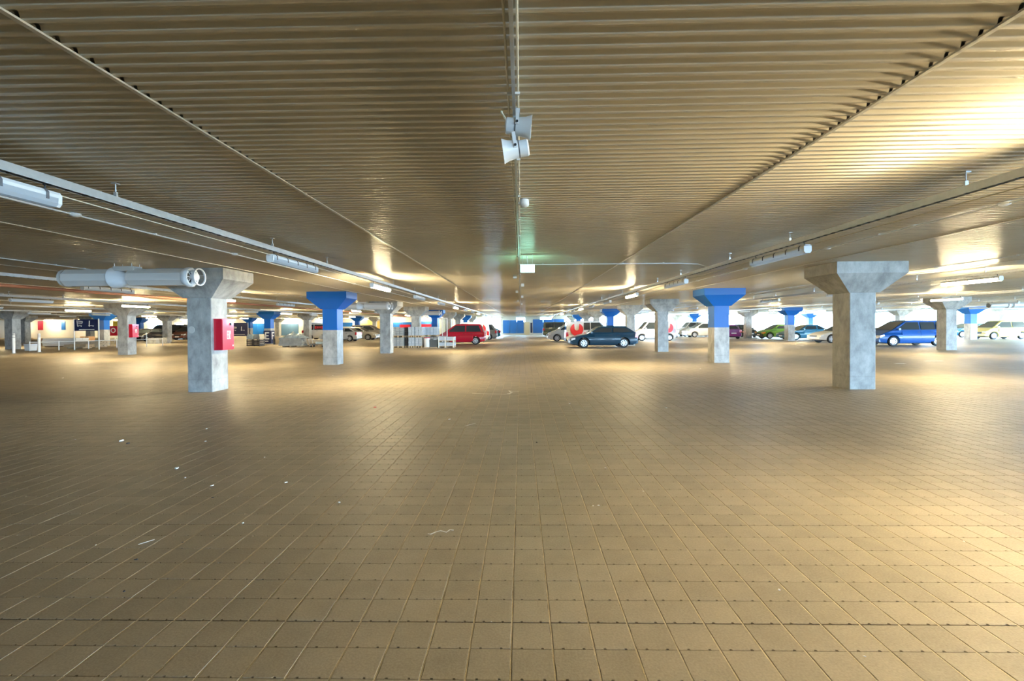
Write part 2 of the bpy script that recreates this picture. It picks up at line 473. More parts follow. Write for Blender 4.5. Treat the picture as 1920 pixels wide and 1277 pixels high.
SH = [(465, 491, .2, 2.1, M_BLUEP, 'tall dark blue shopfront panel beside the lettered column'),
      (523, 556, .15, 2.0, M_PANE, 'blue glazed shopfront behind the wrapped pile'),
      (576, 606, 1.65, 2.15, M_BLUEP, 'blue fascia above the white van with red lettering'),
      (640, 659, 1.5, 2.15, M_BLUEP, 'blue fascia beside the silver cars'),
      (664, 712, .2, 2.55, P('yellow_wall', (0.85, 0.62, 0.20), 0.6), 'yellow wall section behind the silver cars'),
      (735, 771, 1.35, 2.15, M_BLUEP, 'blue fascia above the palletted blocks'),
      (788, 812, 1.45, 2.25, M_BLUEP, 'blue fascia between two pale columns behind the pallets'),
      (98, 106, 1.3, 2.7, M_BLUEP, 'narrow blue panel on the brightly lit end wall'),
      (52, 62, 1.3, 2.75, M_RED, 'red panel on the end wall beside the blue one')]
for i, (a, b, z0, z1, m, lab) in enumerate(SH):
    panel('trim_%d' % (i + 4), at(a, FW), at(b, FW), z0, z1, m, lab, 2 if b - a > 25 else 1)
for i, (a, b, z0, z1) in enumerate([(750, 769, 1.2, 1.75), (786, 809, 1.25, 1.8)]):
    panel('trim_%d' % (i + 20), at(a, FW), at(b, FW), z0, z1, M_RED, 'low red counter front behind the palletted blocks', 1, 0.5)

# ------------------------------------------------------------------ columns
COLX = [-54.0, -38.3, -22.95, -7.74, 7.98, 23.9, 39.7]
CY0, CDY = 11.05, 7.45          # centre of the first row, spacing
def make_column(blue):
    mt = M_CONCB if blue else M_CONC
    t = thing('concrete_column', '', 'column')
    c = 0.012
    poly = [(-.3 + c, -.3), (.3 - c, -.3), (.3, -.3 + c), (.3, .3 - c), (.3 - c, .3), (-.3 + c, .3), (-.3, .3 - c), (-.3, -.3 + c)]
    MB().extrude(poly, lambda u, v, w: (u, v, w), 0, 2.262).build('shaft', mt, t)
    cap = MB()
    rings = [((.70, .70), 2.262), ((1.60, 1.20), 2.69), ((1.60, 1.20), CEIL)]
    vs = []
    for (a, b), z in rings: vs += [(-a / 2, -b / 2, z), (a / 2, -b / 2, z), (a / 2, b / 2, z), (-a / 2, b / 2, z)]
    fs = [(3, 2, 1, 0), (8, 9, 10, 11)]
    for k in (0, 4):
        for i in range(4): fs.append((k + i, k + (i + 1) % 4, k + 4 + (i + 1) % 4, k + 4 + i))
    cap.add(vs, fs); cap.build('capital', mt, t)
    return t
protoC, protoB = make_column(False), make_column(True)
used = {False: False, True: False}
SPECIAL = {(3, 0): 'bare concrete column with a red hose cabinet, beside the big jet fan',
           (2, 2): 'bare concrete column with a red hose cabinet, by the trolley bay',
           (2, 4): 'blue topped column with letters E and F on its navy base',
           (4, 0): 'mottled bare concrete column on the open side, nearest the blue people carrier',
           (3, 1): 'blue topped column between the wrapped goods pile and silver cars',
           (4, 1): 'blue topped column beside the row of white delivery vans',
           (3, 2): 'bare column beside the pallets of grey blocks',
           (4, 2): 'bare column standing before the white van with red roundel',
           (5, 2): 'bare column at the tail of the blue people carrier',
           (5, 4): 'blue topped column between the green hatchback and teal saloon',
           (6, 4): 'blue topped column beside the yellow car'}
COLS = {}
for i, cx in enumerate(COLX):
    for n in range(0, 9):
        cy = CY0 + CDY * n
        if cy > Y1 - 1: continue
        if abs(cx) > 20 and abs(cx) / cy > 1.22: continue
        if i == 0 and n not in (5, 6, 7): continue
        if i == 6 and n > 7: continue
        blue = n % 3 == 1
        p = protoB if blue else protoC
        lab = SPECIAL.get((i, n), 'square column with bright blue top half and flared capital' if blue else 'bare grey concrete column with flared capital')
        grp = None if (i, n) in SPECIAL else ('blue topped hall columns' if blue else 'bare concrete hall columns')
        if not used[blue]:
            used[blue] = True; first = p; KID[p.name] = [(c, list(c.children)) for c in p.children]
            p.location = (cx, cy, 0); p['label'] = lab; COLS[(i, n)] = p
            if grp: p['group'] = grp
        else:
            q = dup(p, (cx, cy, 0), 0, lab); COLS[(i, n)] = q
            if grp: q['group'] = grp
            elif 'group' in q: del q['group']
pt = MB(); pt.lathe([(0, 0), (0, .085), (.004, .08), (.004, 0)], (-.19, -.3, 1.50), (0, -1, 0), 18)
pt.build('mortar_patch', P('mortar', (.55, .54, .50), .8), COLS[(3, 0)], label='round pale mortar patch')
q = dup(protoC, (50.4, CY0 + CDY * 5, 0), 0, 'bare column at the open edge behind the yellow car')
if 'group' in q: del q['group']

# ------------------------------------------------------------------ cable trays, lamps, conduits
def make_lamp(lit, detail=True):
    t = thing('batten_lamp', '', 'lamp')
    L = 1.57
    body = MB()
    prof = [(-.055, 0), (-.055, .025), (-.038, .05), (.038, .05), (.055, .025), (.055, 0)]
    body.extrude(prof, lambda u, v, w: (u, w, v), -L / 2, L / 2)
    body.build('body', M_WHITE, t)
    dif = MB()
    pr = [(-.054, .002), (-.053, -.045), (-.032, -.072), (.032, -.072), (.053, -.045), (.054, .002)]
    dif.extrude(pr, lambda u, v, w: (u, w, v), -L / 2 + .03, L / 2 - .03)
    dif.build('diffuser', M_LAMPON if lit else M_LAMPU, t)
    if detail:
        MB().tube((0.02, L / 2, .035), (0.02, L / 2 + 3.22, .035), .005, n=5).build('feed_cable', M_CREAM, t)
        for s in (-1, 1):
            e = MB(); e.extrude([(a * 1.02, b) for a, b in pr], lambda u, v, w: (u, w, v), s * (L / 2 - .03), s * L / 2)
            e.build('end_cap', M_WHITE, t)
        for k in range(5):
            y = -L / 2 + .12 + k * (L - .24) / 4
            c = MB()
            c.extrude([(-.062, -.026), (-.062, .028), (-.042, .056), (.042, .056), (.062, .028), (.062, -.026), (.056, -.026), (.056, .025), (.038, .0505), (-.038, .0505), (-.056, .025), (-.056, -.026)],
                      lambda u, v, w: (u, w, v), y - .01, y + .01)
            c.build('clip', M_GALV if lit else P('clip_dark', (.12, .12, .13), .4), t)
    for s in (-1, 1):
        y = s * (L / 2 - .1)
        h = MB()
        if detail: h.path([(0, y, .05), (.016, y, .066), (.016, y, .082), (0, y, .099)], .006, 6)
        else: h.box(0, y, .0765, .012, .02, .053)
        h.build('hook', M_BLACK, t)
    return t
lampP = {(l, d): make_lamp(l, d) for l in (0, 1) for d in (0, 1)}
lampUsed = {}
for k_, p_ in lampP.items(): KID[p_.name] = [(c, list(c.children)) for c in p_.children]
TRAYZ = 2.745
ZL = TRAYZ - 0.105
def put_lamp(x, y, lit, where):
    d = y < 31 and abs(x) < 13
    p = lampP[(lit, 1 if d else 0)]
    lab = ('lit' if lit else 'unlit') + ' batten lamp under the tray ' + where
    grp = ('lit' if lit else 'unlit') + ' batten lamps ' + where
    if p.name in lampUsed:
        return dup(p, (x, y, ZL), 0, lab, grp)
    lampUsed[p.name] = 1; p.location = (x, y, ZL); p['label'] = lab; p['group'] = grp
    return p
TRAYW = 0.062
TRAYS = []      # (inner x, direction, first lamp y, lit residue, y start)
for cx, sides in ((-7.74, (1, -1)), (7.98, (-1, 1)), (-22.95, (1, -1)), (23.9, (-1, 1)), (-38.3, (1, -1)), (39.7, (-1, 1))):
    for s in sides: TRAYS.append(cx + s * 3.85)
TNAME = ['between the aisle and the jet fan columns', 'beside the rust red pipe', 'between the aisle and the mottled column',
         'on the open side of the mottled column', 'on the aisle side of the trolley bay column', 'on the shop side of the trolley bay column',
         'before the columns by the green hatchback', 'behind the columns by the green hatchback', 'nearer the aisle by the black van',
         'nearer the shop by the black van', 'before the columns by the yellow car', 'along the open edge above the yellow car']
RES = {0: 2, 1: 0, 2: 0, 3: 2, 4: 1, 5: 2, 6: 1, 7: 0, 8: 2, 9: 1, 10: 2, 11: 0}
rodM = None
for ti, tx in enumerate(TRAYS):
    ys = max(-6.0, abs(tx) / 1.25 - 1.0) if abs(tx) > 5 else -6.0
    side = 'left' if tx < 0 else 'right'
    tr = thing('cable_tray', 'galvanised cable tray on hanger rods', 'cable tray', (tx, 0, TRAYZ), 0, 'long cable tray runs')
    tr['label'] = 'cable tray ' + TNAME[ti]
    ym, yl = (ys + 70.4) / 2, 70.4 - ys
    for s in (-1, 1):
        MB().box(s * TRAYW / 2, ym, .036, .004, yl, .072).build('side_rail', M_GALV, tr)
    MB().box(0, ym, .069, TRAYW - .004, yl, .004).build('top_plate', M_GALV, tr)
    MB().box(0, ym, .030, TRAYW - .006, yl, .004).build('dark_liner', M_BLACK, tr)
    rg = MB(); y = ys + .1
    while y < (40 if abs(tx) < 13 else 30):
        rg.box(0, y, .004, TRAYW - .004, .02, .006); y += .15
    if rg.v: rg.build('rung', M_BLACK, tr)['kind'] = 'stuff'
    if rodM is None:
        r = MB(); r.tube((0, 0, .06), (0, 0, CEIL - TRAYZ + .0), .006, n=6)
        r.box(0, 0, .095, .03, .02, .05); r.box(0, 0, CEIL - TRAYZ - .005, .05, .05, .01)
        rodM = r.mesh('hanger_rod', M_GALV)
    for k in range(0, 15):
        for y0 in (4.3, 7.05):
            y = y0 + 4.75 * k
            if y < ys or y > 70: continue
            o = bpy.data.objects.new('hanger_rod', rodM); COL.objects.link(o); o.parent = tr; o.location = (0, y, 0)
    first = 2.95 if tx < 0 else 2.6
    for k in range(0, 15):
        y = first + 4.8 * k
        if y < ys + 1 or y > 69: continue
        lit = 1 if (k % 3) == RES[ti] else 0
        put_lamp(tx, y, lit, TNAME[ti])

boxM = MB().lathe([(0.0, .055), (-.012, .06), (-.03, .052), (-.042, .03), (-.046, .0)], (0, 0, 0), (0, 0, 1), 14).mesh('junction_dome', M_WHITE, 40)
clipM = MB().box(0, 0, -.012, .04, .03, .028).mesh('conduit_clip', M_WHITE)
CONX = []
for cx in COLX[1:]:
    for s in (-1, 1): CONX.append(cx + s * 2.35)
for ci, x in enumerate(CONX):
    ys = max(0.0, abs(x) / 1.25 - 1.0)
    cname = ['the black van columns', 'the trolley bay columns', 'the jet fan columns', 'the mottled column row', 'the green hatchback columns', 'the yellow car columns'][ci // 2]
    inner = (x > 0) == (ci % 2 == 0)
    t = thing('ceiling_conduit', 'white ceiling conduit with dome boxes on the ' + ('aisle' if inner else 'far') + ' side of ' + cname, 'conduit', (x, 0, CEIL), 0, 'white ceiling conduits')
    MB().tube((0, ys, -.018), (0, 71, -.018), .011, n=7).build('pipe', M_WHITE, t)
    y = 5.4
    while y < 45:
        if y > ys:
            o = bpy.data.objects.new('junction_dome', boxM); COL.objects.link(o); o.parent = t; o.location = (0, y, 0)
            for dy in (-1.2, 1.2):
                o = bpy.data.objects.new('conduit_clip', clipM); COL.objects.link(o); o.parent = t; o.location = (0, y + dy, 0)
        y += 3.05
# red oxide sprinkler main on the left
t = thing('sprinkler_pipe', 'rust red pipe running under the ceiling behind the jet fan', 'pipe', (-13.0, 0, CEIL))
MB().tube((0, 9.5, -.30), (0, 70, -.30), .045, n=12).build('pipe', M_COPPER, t, smooth=40)
for k in range(14):
    MB().tube((0, 11 + 4.4 * k, -.26), (0, 11 + 4.4 * k, 0), .008, n=6).build('pipe_hanger', M_GALV, t)

# ------------------------------------------------------------------ central wiring channel with speakers
t = thing('wiring_channel', 'grey wiring channel with two cream conduits along the aisle centre', 'wiring channel', (-0.035, 0, CEIL))
MB().box(0, 36, -.03, .019, 76, .05).build('channel', M_GALV, t)
MB().tube((-.032, -2, -.03), (-.032, 74 - 3, -.03), .006, n=7).build('cream_conduit', M_CREAM, t)
MB().tube((.026, -2, -.028), (.026, 74 - 3, -.028), .006, n=7).build('cream_conduit', M_CREAM, t)
for k in range(14):
    MB().box(.0, 1.6 + 1.05 * k, -.046, .075, .02, .012).build('saddle', M_WHITE, t)
def horn(loc, sgn, tilt, label, scale=1.0):
    t = thing('horn_speaker', label, 'loudspeaker', loc)
    t.rotation_euler = (0, tilt, 0)
    s = scale
    MB().lathe([(-.08 * s, .0), (-.08 * s, .046 * s), (-.072 * s, .052 * s), (-.012 * s, .052 * s), (-.012 * s, .047 * s)], (0, 0, 0), (sgn, 0, 0), 20).build('driver_case', M_WHITE, t, smooth=35)
    MB().lathe([(-.012 * s, .055 * s), (.05 * s, .063 * s), (.085 * s, .077 * s), (.088 * s, .078 * s), (.088 * s, .070 * s), (.0, .03 * s), (-.005 * s, .0)], (0, 0, 0), (sgn, 0, 0), 24).build('horn', M_WHITE, t, smooth=35)
    MB().lathe([(-.02 * s, .0545 * s), (-.008 * s, .0545 * s)], (0, 0, 0), (sgn, 0, 0), 20).build('seam_band', P('dark_seam', (.1, .1, .1), .5), t)
    b = MB()
    for yy in (-1, 1): b.box(-.005, yy * .060, .035, .02, .005, .09)
    b.box(-.005, 0, .082, .02, .125, .005)
    b.build('bracket', M_WHITE, t)
    MB().tube((-.005, -.068, .005), (-.005, -.056, .005), .008, n=8).build('bolt', M_BLACK, t)
    return t
HS = 2.82
h1 = horn((-.012, HS, 2.788), 1, .10, 'white horn loudspeaker facing right, upper of the pair under the ceiling', .95)
h2 = horn((-.022, HS - .02, 2.640), -1, -.14, 'white horn loudspeaker facing left, lower of the pair under the ceiling', .95)
t = thing('speaker_bracket', 'grey hanging bracket that carries the two horn loudspeakers', 'bracket', (-.03, HS + .02, CEIL))
MB().box(0, .09, -.15, .03, .012, .30).build('hanger_plate', M_GALV, t)
MB().box(0, .05, -.088, .025, .09, .01).build('arm', M_GALV, t)
MB().box(0, .05, -.215, .025, .09, .01).build('arm', M_GALV, t)
MB().path([(-.05, .02, -.11), (-.085, .0, -.06), (-.07, .03, -.03), (-.03, .05, -.02)], .006, 6).build('cable_loop', M_CREAM, t)
t = thing('smoke_detector', 'white dome detector beside the central wiring channel', 'detector', (.045, 5.05, CEIL - .045))
MB().lathe([(.045, .05), (.0, .055), (-.02, .05), (-.035, .03), (-.04, 0)], (0, 0, 0), (0, 0, 1), 16).build('dome', M_WHITE, t, smooth=40)
MB().box(-.04, 0, .01, .05, .03, .02).build('mount', M_WHITE, t)
# exit sign
t = thing('exit_sign', 'glowing green emergency exit sign hanging in the central aisle', 'exit sign', (.135, 8.95, 2.67))
MB().box(0, 0, 0, .27, .05, .15).build('lit_panel', M_EXIT, t)
f = MB()
f.box(0, 0, .08, .29, .07, .014); f.box(0, 0, -.08, .29, .07, .014)
f.build('casing', M_WHITE, t)
for s in (-1, 1): MB().tube((s * .1, 0, .08), (s * .1, 0, CEIL - 2.67), .005, n=6).build('hanger', M_WHITE, t)
t = thing('cross_conduit', 'white conduit crossing the ceiling from the exit sign to the tray', 'conduit', (0, 10.25, CEIL))
MB().path([(.12, -1.3, -.03), (.16, 0, -.03), (3.55, 0, -.03), (3.95, -.05, -.06), (4.05, -.25, -.14)], .011, 7).build('pipe', M_WHITE, t)
for k in range(4): MB().box(.5 + .9 * k, 0, -.019, .03, .04, .024).build('clip', M_WHITE, t)
for k, y in enumerate((12.6, 15.3, 18.2, 21.5, 25.0, 29.0)):
    o = MB().box(0, 0, 0, .10, .16, .10).build('junction_box', M_WHITE, None, loc=(.062 if k % 2 else -.16, y, CEIL - .0505))
    tag(o, 'small white junction box on the central wiring channel', 'junction box', 'junction boxes along the wiring channel')

# ------------------------------------------------------------------ jet fans
def make_fan():
    t = thing('jet_fan', '', 'fan')
    R = .195
    octo = lambda x0, x1, r: MB().lathe([(x0, r), (x1, r)], (0, 0, 0), (1, 0, 0), 8, PI / 8, close=True)
    o = MB()
    o.lathe([(-1.52, R), (-.48, R)], (0, 0, 0), (1, 0, 0), 8, PI / 8)
    o.build('left_duct', M_DUCT, t)
    MB().lathe([(-1.62, .16), (-1.60, .185), (-1.54, .185), (-1.52, R)], (0, 0, 0), (1, 0, 0), 20).build('outlet_ring', M_DUCT, t, smooth=40)
    o = MB(); o.lathe([(-.10, .10), (-.10, R), (1.12, R)], (0, 0, 0), (1, 0, 0), 8, PI / 8); o.build('right_duct', M_DUCT, t)
    # slanted bell collar
    c = MB(); n = 24; vs = []
    for (x, r, sl) in ((-.50, R + .012, .0), (-.49, R + .035, .0), (-.45, R + .02, .03), (-.38, R - .03, .06), (-.28, .115, .05), (-.13, .105, 0), (-.095, .105, 0)):
        for i in range(n):
            w = 2 * PI * i / n
            vs.append((x + sl * (1 - math.sin(w)) * 1.3, r * math.cos(w), r * math.sin(w)))
    fs = []
    for j in range(6):
        for i in range(n): fs.append((j * n + i, j * n + (i + 1) % n, (j + 1) * n + (i + 1) % n, (j + 1) * n + i))
    c.add(vs, fs); c.build('bell_collar', M_DUCTW, t, smooth=40)
    m = MB(); m.lohi(-.42, .02, -.12, .12, .14, .235); m.build('motor_box', M_DUCT, t)
    for x in (-.40, -.02):
        for y in (-.1, .1): MB().tube((x, y, .2), (x, y, .30), .006, n=6).build('suspension_rod', M_GALV, t)
    MB().lathe([(1.10, R), (1.14, R + .018), (1.20, R + .022), (1.235, R), (1.235, R - .035), (1.20, R - .06), (1.12, R - .065)], (0, 0, 0), (1, 0, 0), 28).build('inlet_bell', M_DUCTW, t, smooth=40)
    MB().lathe([(1.13, 0), (1.13, R - .05)], (0, 0, 0), (1, 0, 0), 20).build('opening_shade_disc', M_BLACK, t)  # black disc stands in for the shaded inside of the inlet
    g = MB()
    for k in range(8):
        w = PI * k / 4
        g.tube((1.215, 0, 0), (1.215, (R - .04) * math.cos(w), (R - .04) * math.sin(w)), .008, n=5)
    g.build('grille_bar', M_DUCTW, t)
    MB().lathe([(1.14, .0), (1.24, .075), (1.25, .085), (1.33, .085), (1.335, .0)], (0, 0, 0), (1, 0, 0), 18).build('motor_hub', M_DUCTW, t, smooth=40)
    MB().lathe([(1.37, .165), (1.37, .190), (1.40, .190), (1.40, .165), (1.37, .165)], (0, 0, 0), (1, 0, 0), 28).build('guard_ring', M_DUCTW, t, smooth=40)
    g = MB()
    for k in range(6):
        w = PI * k / 3 + .3
        g.tube((1.22, (R - .01) * math.cos(w), (R - .01) * math.sin(w)), (1.385, .178 * math.cos(w), .178 * math.sin(w)), .006, n=5)
    g.build('guard_wire', M_GALV, t)
    return t
fan = make_fan()
FZ = CEIL - .30
fan.location = (-8.36, 9.72, FZ); fan['label'] = 'large white octagonal jet fan with grille, beside the hose cabinet column'
dup(fan, (-8.45, 24.7, FZ), 0, 'white octagonal jet fan in front of the column beside the pallets')
dup(fan, (-8.3, 39.4, FZ), 0, 'white octagonal jet fan by the blue topped column behind the pallets')
dup(fan, (32.4, 30.5, FZ), 0, 'white octagonal jet fan above the open daylight side')

# ------------------------------------------------------------------ hose cabinets
def make_cabinet():
    t = thing('hose_cabinet', '', 'hose cabinet')        # back at local x=0, door faces +x
    MB().lohi(0, .19, -.22, .22, 0, .75).build('body', M_RED, t)
    d = MB().lohi(.19, .212, -.215, .215, .01, .74).build('door', M_RED, t)
    MB().lohi(.212, .2145, -.05, .09, .27, .47).build('pictogram', M_SIGNW, d)
    p = MB(); p.lohi(.2145, .216, -.04, .0, .28, .36); p.lohi(.2145, .216, -.035, -.005, .38, .44); p.lohi(.2145, .216, .045, .075, .285, .40)
    p.build('pictogram_mark', M_RED, d)
    MB().lohi(.212, .232, .06, .10, .60, .66).build('latch', M_BLACK, d)
    MB().lohi(.212, .222, .15, .185, .08, .12).build('lock', M_GALV, d)
    MB().lohi(-.0, .225, -.235, .235, .75, .762).build('top_cap', M_RED, t)
    return t
cab = make_cabinet()
cab.location = (COLX[3] + .3, CY0 + .0, 1.0); cab['label'] = 'red hose cabinet on the concrete column beside the big jet fan'
dup(cab, (COLX[2] + .3, CY0 + 2 * CDY, 1.0), 0, 'red hose cabinet on the concrete column by the trolley bay')


# ------------------------------------------------------------------ cars
def paint(name, c, rough=0.30): return P('paint_' + name, c, rough, spec=0.4, coat=0.25)
M_HEAD = P('headlight', (0.80, 0.80, 0.78), 0.1, spec=0.8)
M_TAIL = P('tail_light', (0.55, 0.02, 0.03), 0.15, spec=0.7)
M_RIM = P('wheel_rim', (0.70, 0.72, 0.74), 0.3, metal=0.5)
M_TRIM = P('bumper_plastic', (0.035, 0.037, 0.04), 0.55)
M_AMBER = P('amber_lens', (0.85, 0.30, 0.03), 0.3)

def offset_poly(poly, d):
    n = len(poly); out = []
    area = sum(poly[i][0] * poly[(i + 1) % n][1] - poly[(i + 1) % n][0] * poly[i][1] for i in range(n))
    sg = 1 if area > 0 else -1
    for i in range(n):
        p0, p1, p2 = Vector(poly[i - 1]), Vector(poly[i]), Vector(poly[(i + 1) % n])
        a, b = (p1 - p0).normalized(), (p2 - p1).normalized()
        nn = Vector((-(a.y + b.y), a.x + b.x))
        if nn.length < 1e-4: nn = Vector((-a.y, a.x))
        nn.normalize()
        q = p1 + nn * d * sg
        out.append((q.x, q.y))
    return out

KINDS = {   # L, W, H, hood front z, cowl x, cowl z, roof front x, roof rear x, tail base x, belt rear z, tail roof z, wheel xs, wheel r, hood nose x
    'estate':  dict(L=4.45, W=1.76, H=1.46, zn=.66, xc=-1.18, zc=.95, xf=-.30, xr=1.55, xt=2.10, zb=1.02, wx=(-1.36, 1.28), r=.325),
    'saloon':  dict(L=4.50, W=1.74, H=1.42, zn=.64, xc=-1.00, zc=.92, xf=-.25, xr=.85, xt=1.55, zb=.98, wx=(-1.35, 1.32), r=.32, boot=True),
    'hatch':   dict(L=3.90, W=1.68, H=1.45, zn=.66, xc=-.98, zc=.95, xf=-.22, xr=1.20, xt=1.78, zb=1.0, wx=(-1.22, 1.22), r=.30),
    'mpv':     dict(L=4.55, W=1.80, H=1.70, zn=.74, xc=-1.45, zc=1.04, xf=-.48, xr=1.80, xt=2.18, zb=1.06, wx=(-1.40, 1.42), r=.325),
    'minivan': dict(L=3.90, W=1.69, H=1.68, zn=.72, xc=-1.28, zc=1.02, xf=-.42, xr=1.62, xt=1.86, zb=1.03, wx=(-1.22, 1.22), r=.31),
    'van':     dict(L=4.10, W=1.72, H=1.84, zn=.76, xc=-1.20, zc=1.10, xf=-.62, xr=1.93, xt=2.00, zb=1.10, wx=(-1.22, 1.32), r=.31, van=True),
    'bus':     dict(L=4.75, W=1.84, H=1.92, zn=.86, xc=-1.75, zc=1.18, xf=-1.05, xr=2.22, xt=2.32, zb=1.16, wx=(-1.45, 1.45), r=.33, bus=True),
}
def make_wheel(t, x, y, r, side, detail=True):
    """tyre and rim as parts; side is the outward y direction"""
    w = .20
    o = Vector((x, y, r)); ax = (0, side, 0)
    ty = MB(); ty.lathe([(-w, r * .62), (-w, r * .93), (-w + .03, r), (-.03, r), (0, r * .95), (.0, r * .70), (-.03, r * .64), (-.06, r * .6), (-.06, 0)], o, ax, 20)
    to = ty.build('wheel', M_RUBBER, t, smooth=40)
    rm = MB(); rm.lathe([(-.045, r * .66), (.002, r * .68), (.004, r * .62), (-.03, r * .57)], o, ax, 20)
    n = 7
    for k in range(n):
        a = 2 * PI * k / n
        ca, sa = math.cos(a), math.sin(a)
        pts = []
        for (rad, hw) in ((r * .10, r * .085), (r * .62, r * .12)):
            for sgn in (-1, 1):
                px, pz = rad * ca - sgn * hw * sa, rad * sa + sgn * hw * ca
                pts.append((px, pz))
        vs = [(o.x + p, o.y - side * .012, o.z + q) for p, q in pts] + [(o.x + p, o.y - side * .04, o.z + q) for p, q in pts]
        rm.add(vs, [(0, 1, 3, 2), (4, 6, 7, 5), (0, 2, 6, 4), (1, 5, 7, 3), (0, 4, 5, 1), (2, 3, 7, 6)])
    rm.lathe([(-.03, r * .2), (-.006, r * .19), (-.002, .0)], o, ax, 14)
    rm.build('rim', M_RIM, to, smooth=40)

def make_car(kind, pm, label, loc, rz=0.0, cat='car', windows='all', logo=None, rim=None, amber=False, rails=False, text=None):
    K = KINDS[kind]; L, W, H = K['L'], K['W'], K['H']; h = L / 2
    t = thing({'van': 'delivery_van', 'bus': 'passenger_van'}.get(kind, 'car'), label, cat, loc, rz)
    zc, zb, zn = K['zc'], K['zb'], K['zn']
    g = .20
    r = K['r']; ra = r + .055
    # lower body outline, clockwise from the nose bottom
    pl = [(-h + .06, g + .06), (-h, .36), (-h + .01, .52), (-h + .07, zn - .03), (-h + .22, zn + .06)]
    pl += [((-h + .22) * .5 + K['xc'] * .5, zn + .06 + (zc - zn - .06) * .62), (K['xc'], zc)]
    if K.get('boot'):
        pl += [(K['xt'], zb), (h - .18, zb + .0), (h - .03, zb - .08)]
    else:
        pl += [(K['xt'], zb), (h - .02, zb - .08)]
    pl += [(h, .62), (h, .36), (h - .06, g + .06)]
    bot = []
    for wx in (K['wx'][1], K['wx'][0]):
        half = math.sqrt(max(0.01, ra * ra - (r - g) ** 2))
        a0 = math.atan2(g - r, half); a1 = PI - a0
        bot += [(wx + ra * math.cos(a0 + (a1 - a0) * k / 10), r + ra * math.sin(a0 + (a1 - a0) * k / 10)) for k in range(11)]
    pl += [(p[0], p[1]) for p in bot]
    def wy(x):
        e = max(0.0, (abs(x) - .70 * h) / (.30 * h))
        return W / 2 * (1 - .13 * e * e)
    def curve(z): return .055 * min(1.3, abs(z - .56) / .36) ** 2
    def sy(x, z): return wy(x) * (1 - curve(z) / (W / 2))
    inner = offset_poly(pl, .045)
    n = len(pl); b = MB()
    st = [(inner, -1, 0.0), (pl, -1, .05), (pl, 1, .05), (inner, 1, 0.0)]
    vs = []
    for poly, s, ins in st: vs += [(x, s * (wy(x) - ins), z) for x, z in poly]
    fs = []
    for j in range(3):
        for i in range(n): fs.append((j * n + i, j * n + (i + 1) % n, (j + 1) * n + (i + 1) % n, (j + 1) * n + i))
    fs += [tuple(range(n)), tuple(range(3 * n, 4 * n))]
    b.add(vs, fs)
    me = b.mesh('body', pm)
    bm = bmesh.new(); bm.from_mesh(me)
    for zz in (.30, .42, .52, .62, .74, .88):
        bmesh.ops.bisect_plane(bm, geom=bm.verts[:] + bm.edges[:] + bm.faces[:], plane_co=(0, 0, zz), plane_no=(0, 0, 1))
    for v in bm.verts:
        if v.co.y: v.co.y *= 1 - curve(v.co.z) / (W / 2)
    bmesh.ops.recalc_face_normals(bm, faces=bm.faces[:]); bm.to_mesh(me); bm.free()
    me.shade_smooth(); me.set_sharp_from_angle(angle=math.radians(32))
    body = bpy.data.objects.new('body', me); COL.objects.link(body); body.parent = t
    MB().lohi(-h + .25, h - .25, -W / 2 + .32, W / 2 - .32, .17, .55).build('underbody', M_TRIM, t)
    # greenhouse
    tum = .17 if not (K.get('van') or K.get('bus')) else .09
    zr = H
    zt = H - (.10 if not (K.get('van') or K.get('bus')) else .04)
    def gy(x, z): return wy(x) - .055 - tum * max(0.0, (z - zb + .05)) / (H - zb)
    gp = [(K['xc'] - .06, zc - .03), (K['xf'], H - .055), (K['xf'] + .22, H - .012), ((K['xf'] + K['xr']) / 2, H),
          (K['xr'] - .12, H - .02), (K['xr'], zt if not K.get('boot') else H - .06), (K['xt'] + .02, zb - .03)]
    gi = offset_poly(gp, .05); m = len(gp)
    vs = []
    for poly, s, ins in ((gi, -1, 0), (gp, -1, .06), (gp, 1, .06), (gi, 1, 0)):
        vs += [(x, s * (gy(x, z) - ins), z) for x, z in poly]
    fs = []
    for j in range(3):
        for i in range(m): fs.append((j * m + i, j * m + (i + 1) % m, (j + 1) * m + (i + 1) % m, (j + 1) * m + i))
    fs += [tuple(range(m)), tuple(range(3 * m, 4 * m))]
    MB().add(vs, fs).build('roof_cabin', pm, t, smooth=25)
    # side glass
    top = H - .13; lo = zb + .02
    def xfront(z): return K['xc'] + (K['xf'] - K['xc']) * (z - zc) / (H - .055 - zc)
    def xrear(z): return K['xt'] + (K['xr'] - K['xt']) * (z - zb) / (zt - zb)
    xa, xb = xfront(lo) + .22, xrear(lo) - .16
    xm = K['xf'] + .85
    pan = []
    if K.get('van'):
        pan.append(((xfront(lo) + .16, lo), (xfront(top) + .12, top), (xm - .12, top), (xm - .12, lo)))
        if windows == 'rear': pan.append(((.18, lo + .03), (.18, top), (.66, top), (.66, lo + .03)))
    elif K.get('bus'):
        pan.append(((xfront(lo) + .16, lo), (xfront(top) + .12, top), (xm - .1, top), (xm - .1, lo)))
        a = xm + .06; e = xrear(lo) - .18; w = (e - a) / 2
        for k in range(2): pan.append(((a + k * w, lo), (a + k * w, top), (a + (k + 1) * w - .1, top), (a + (k + 1) * w - .1, lo)))
    else:
        pan.append(((xa, lo), (xfront(top) + .14, top), (xm - .06, top), (xm - .06, lo)))
        xe = min(xm + .95, xrear(top) - .12)
        if xrear(top) - xe < .45: xe2 = None
        else: xe2 = xe
        if xe2 is None:
            pan.append(((xm + .04, lo), (xm + .04, top), (xrear(top) - .16, top), (xb - .02, lo)))
        else:
            pan.append(((xm + .04, lo), (xm + .04, top), (xe2, top), (xe2, lo)))
            pan.append(((xe2 + .08, lo + .01), (xe2 + .08, top), (xrear(top) - .14, top), (xb - .04, lo + .02)))
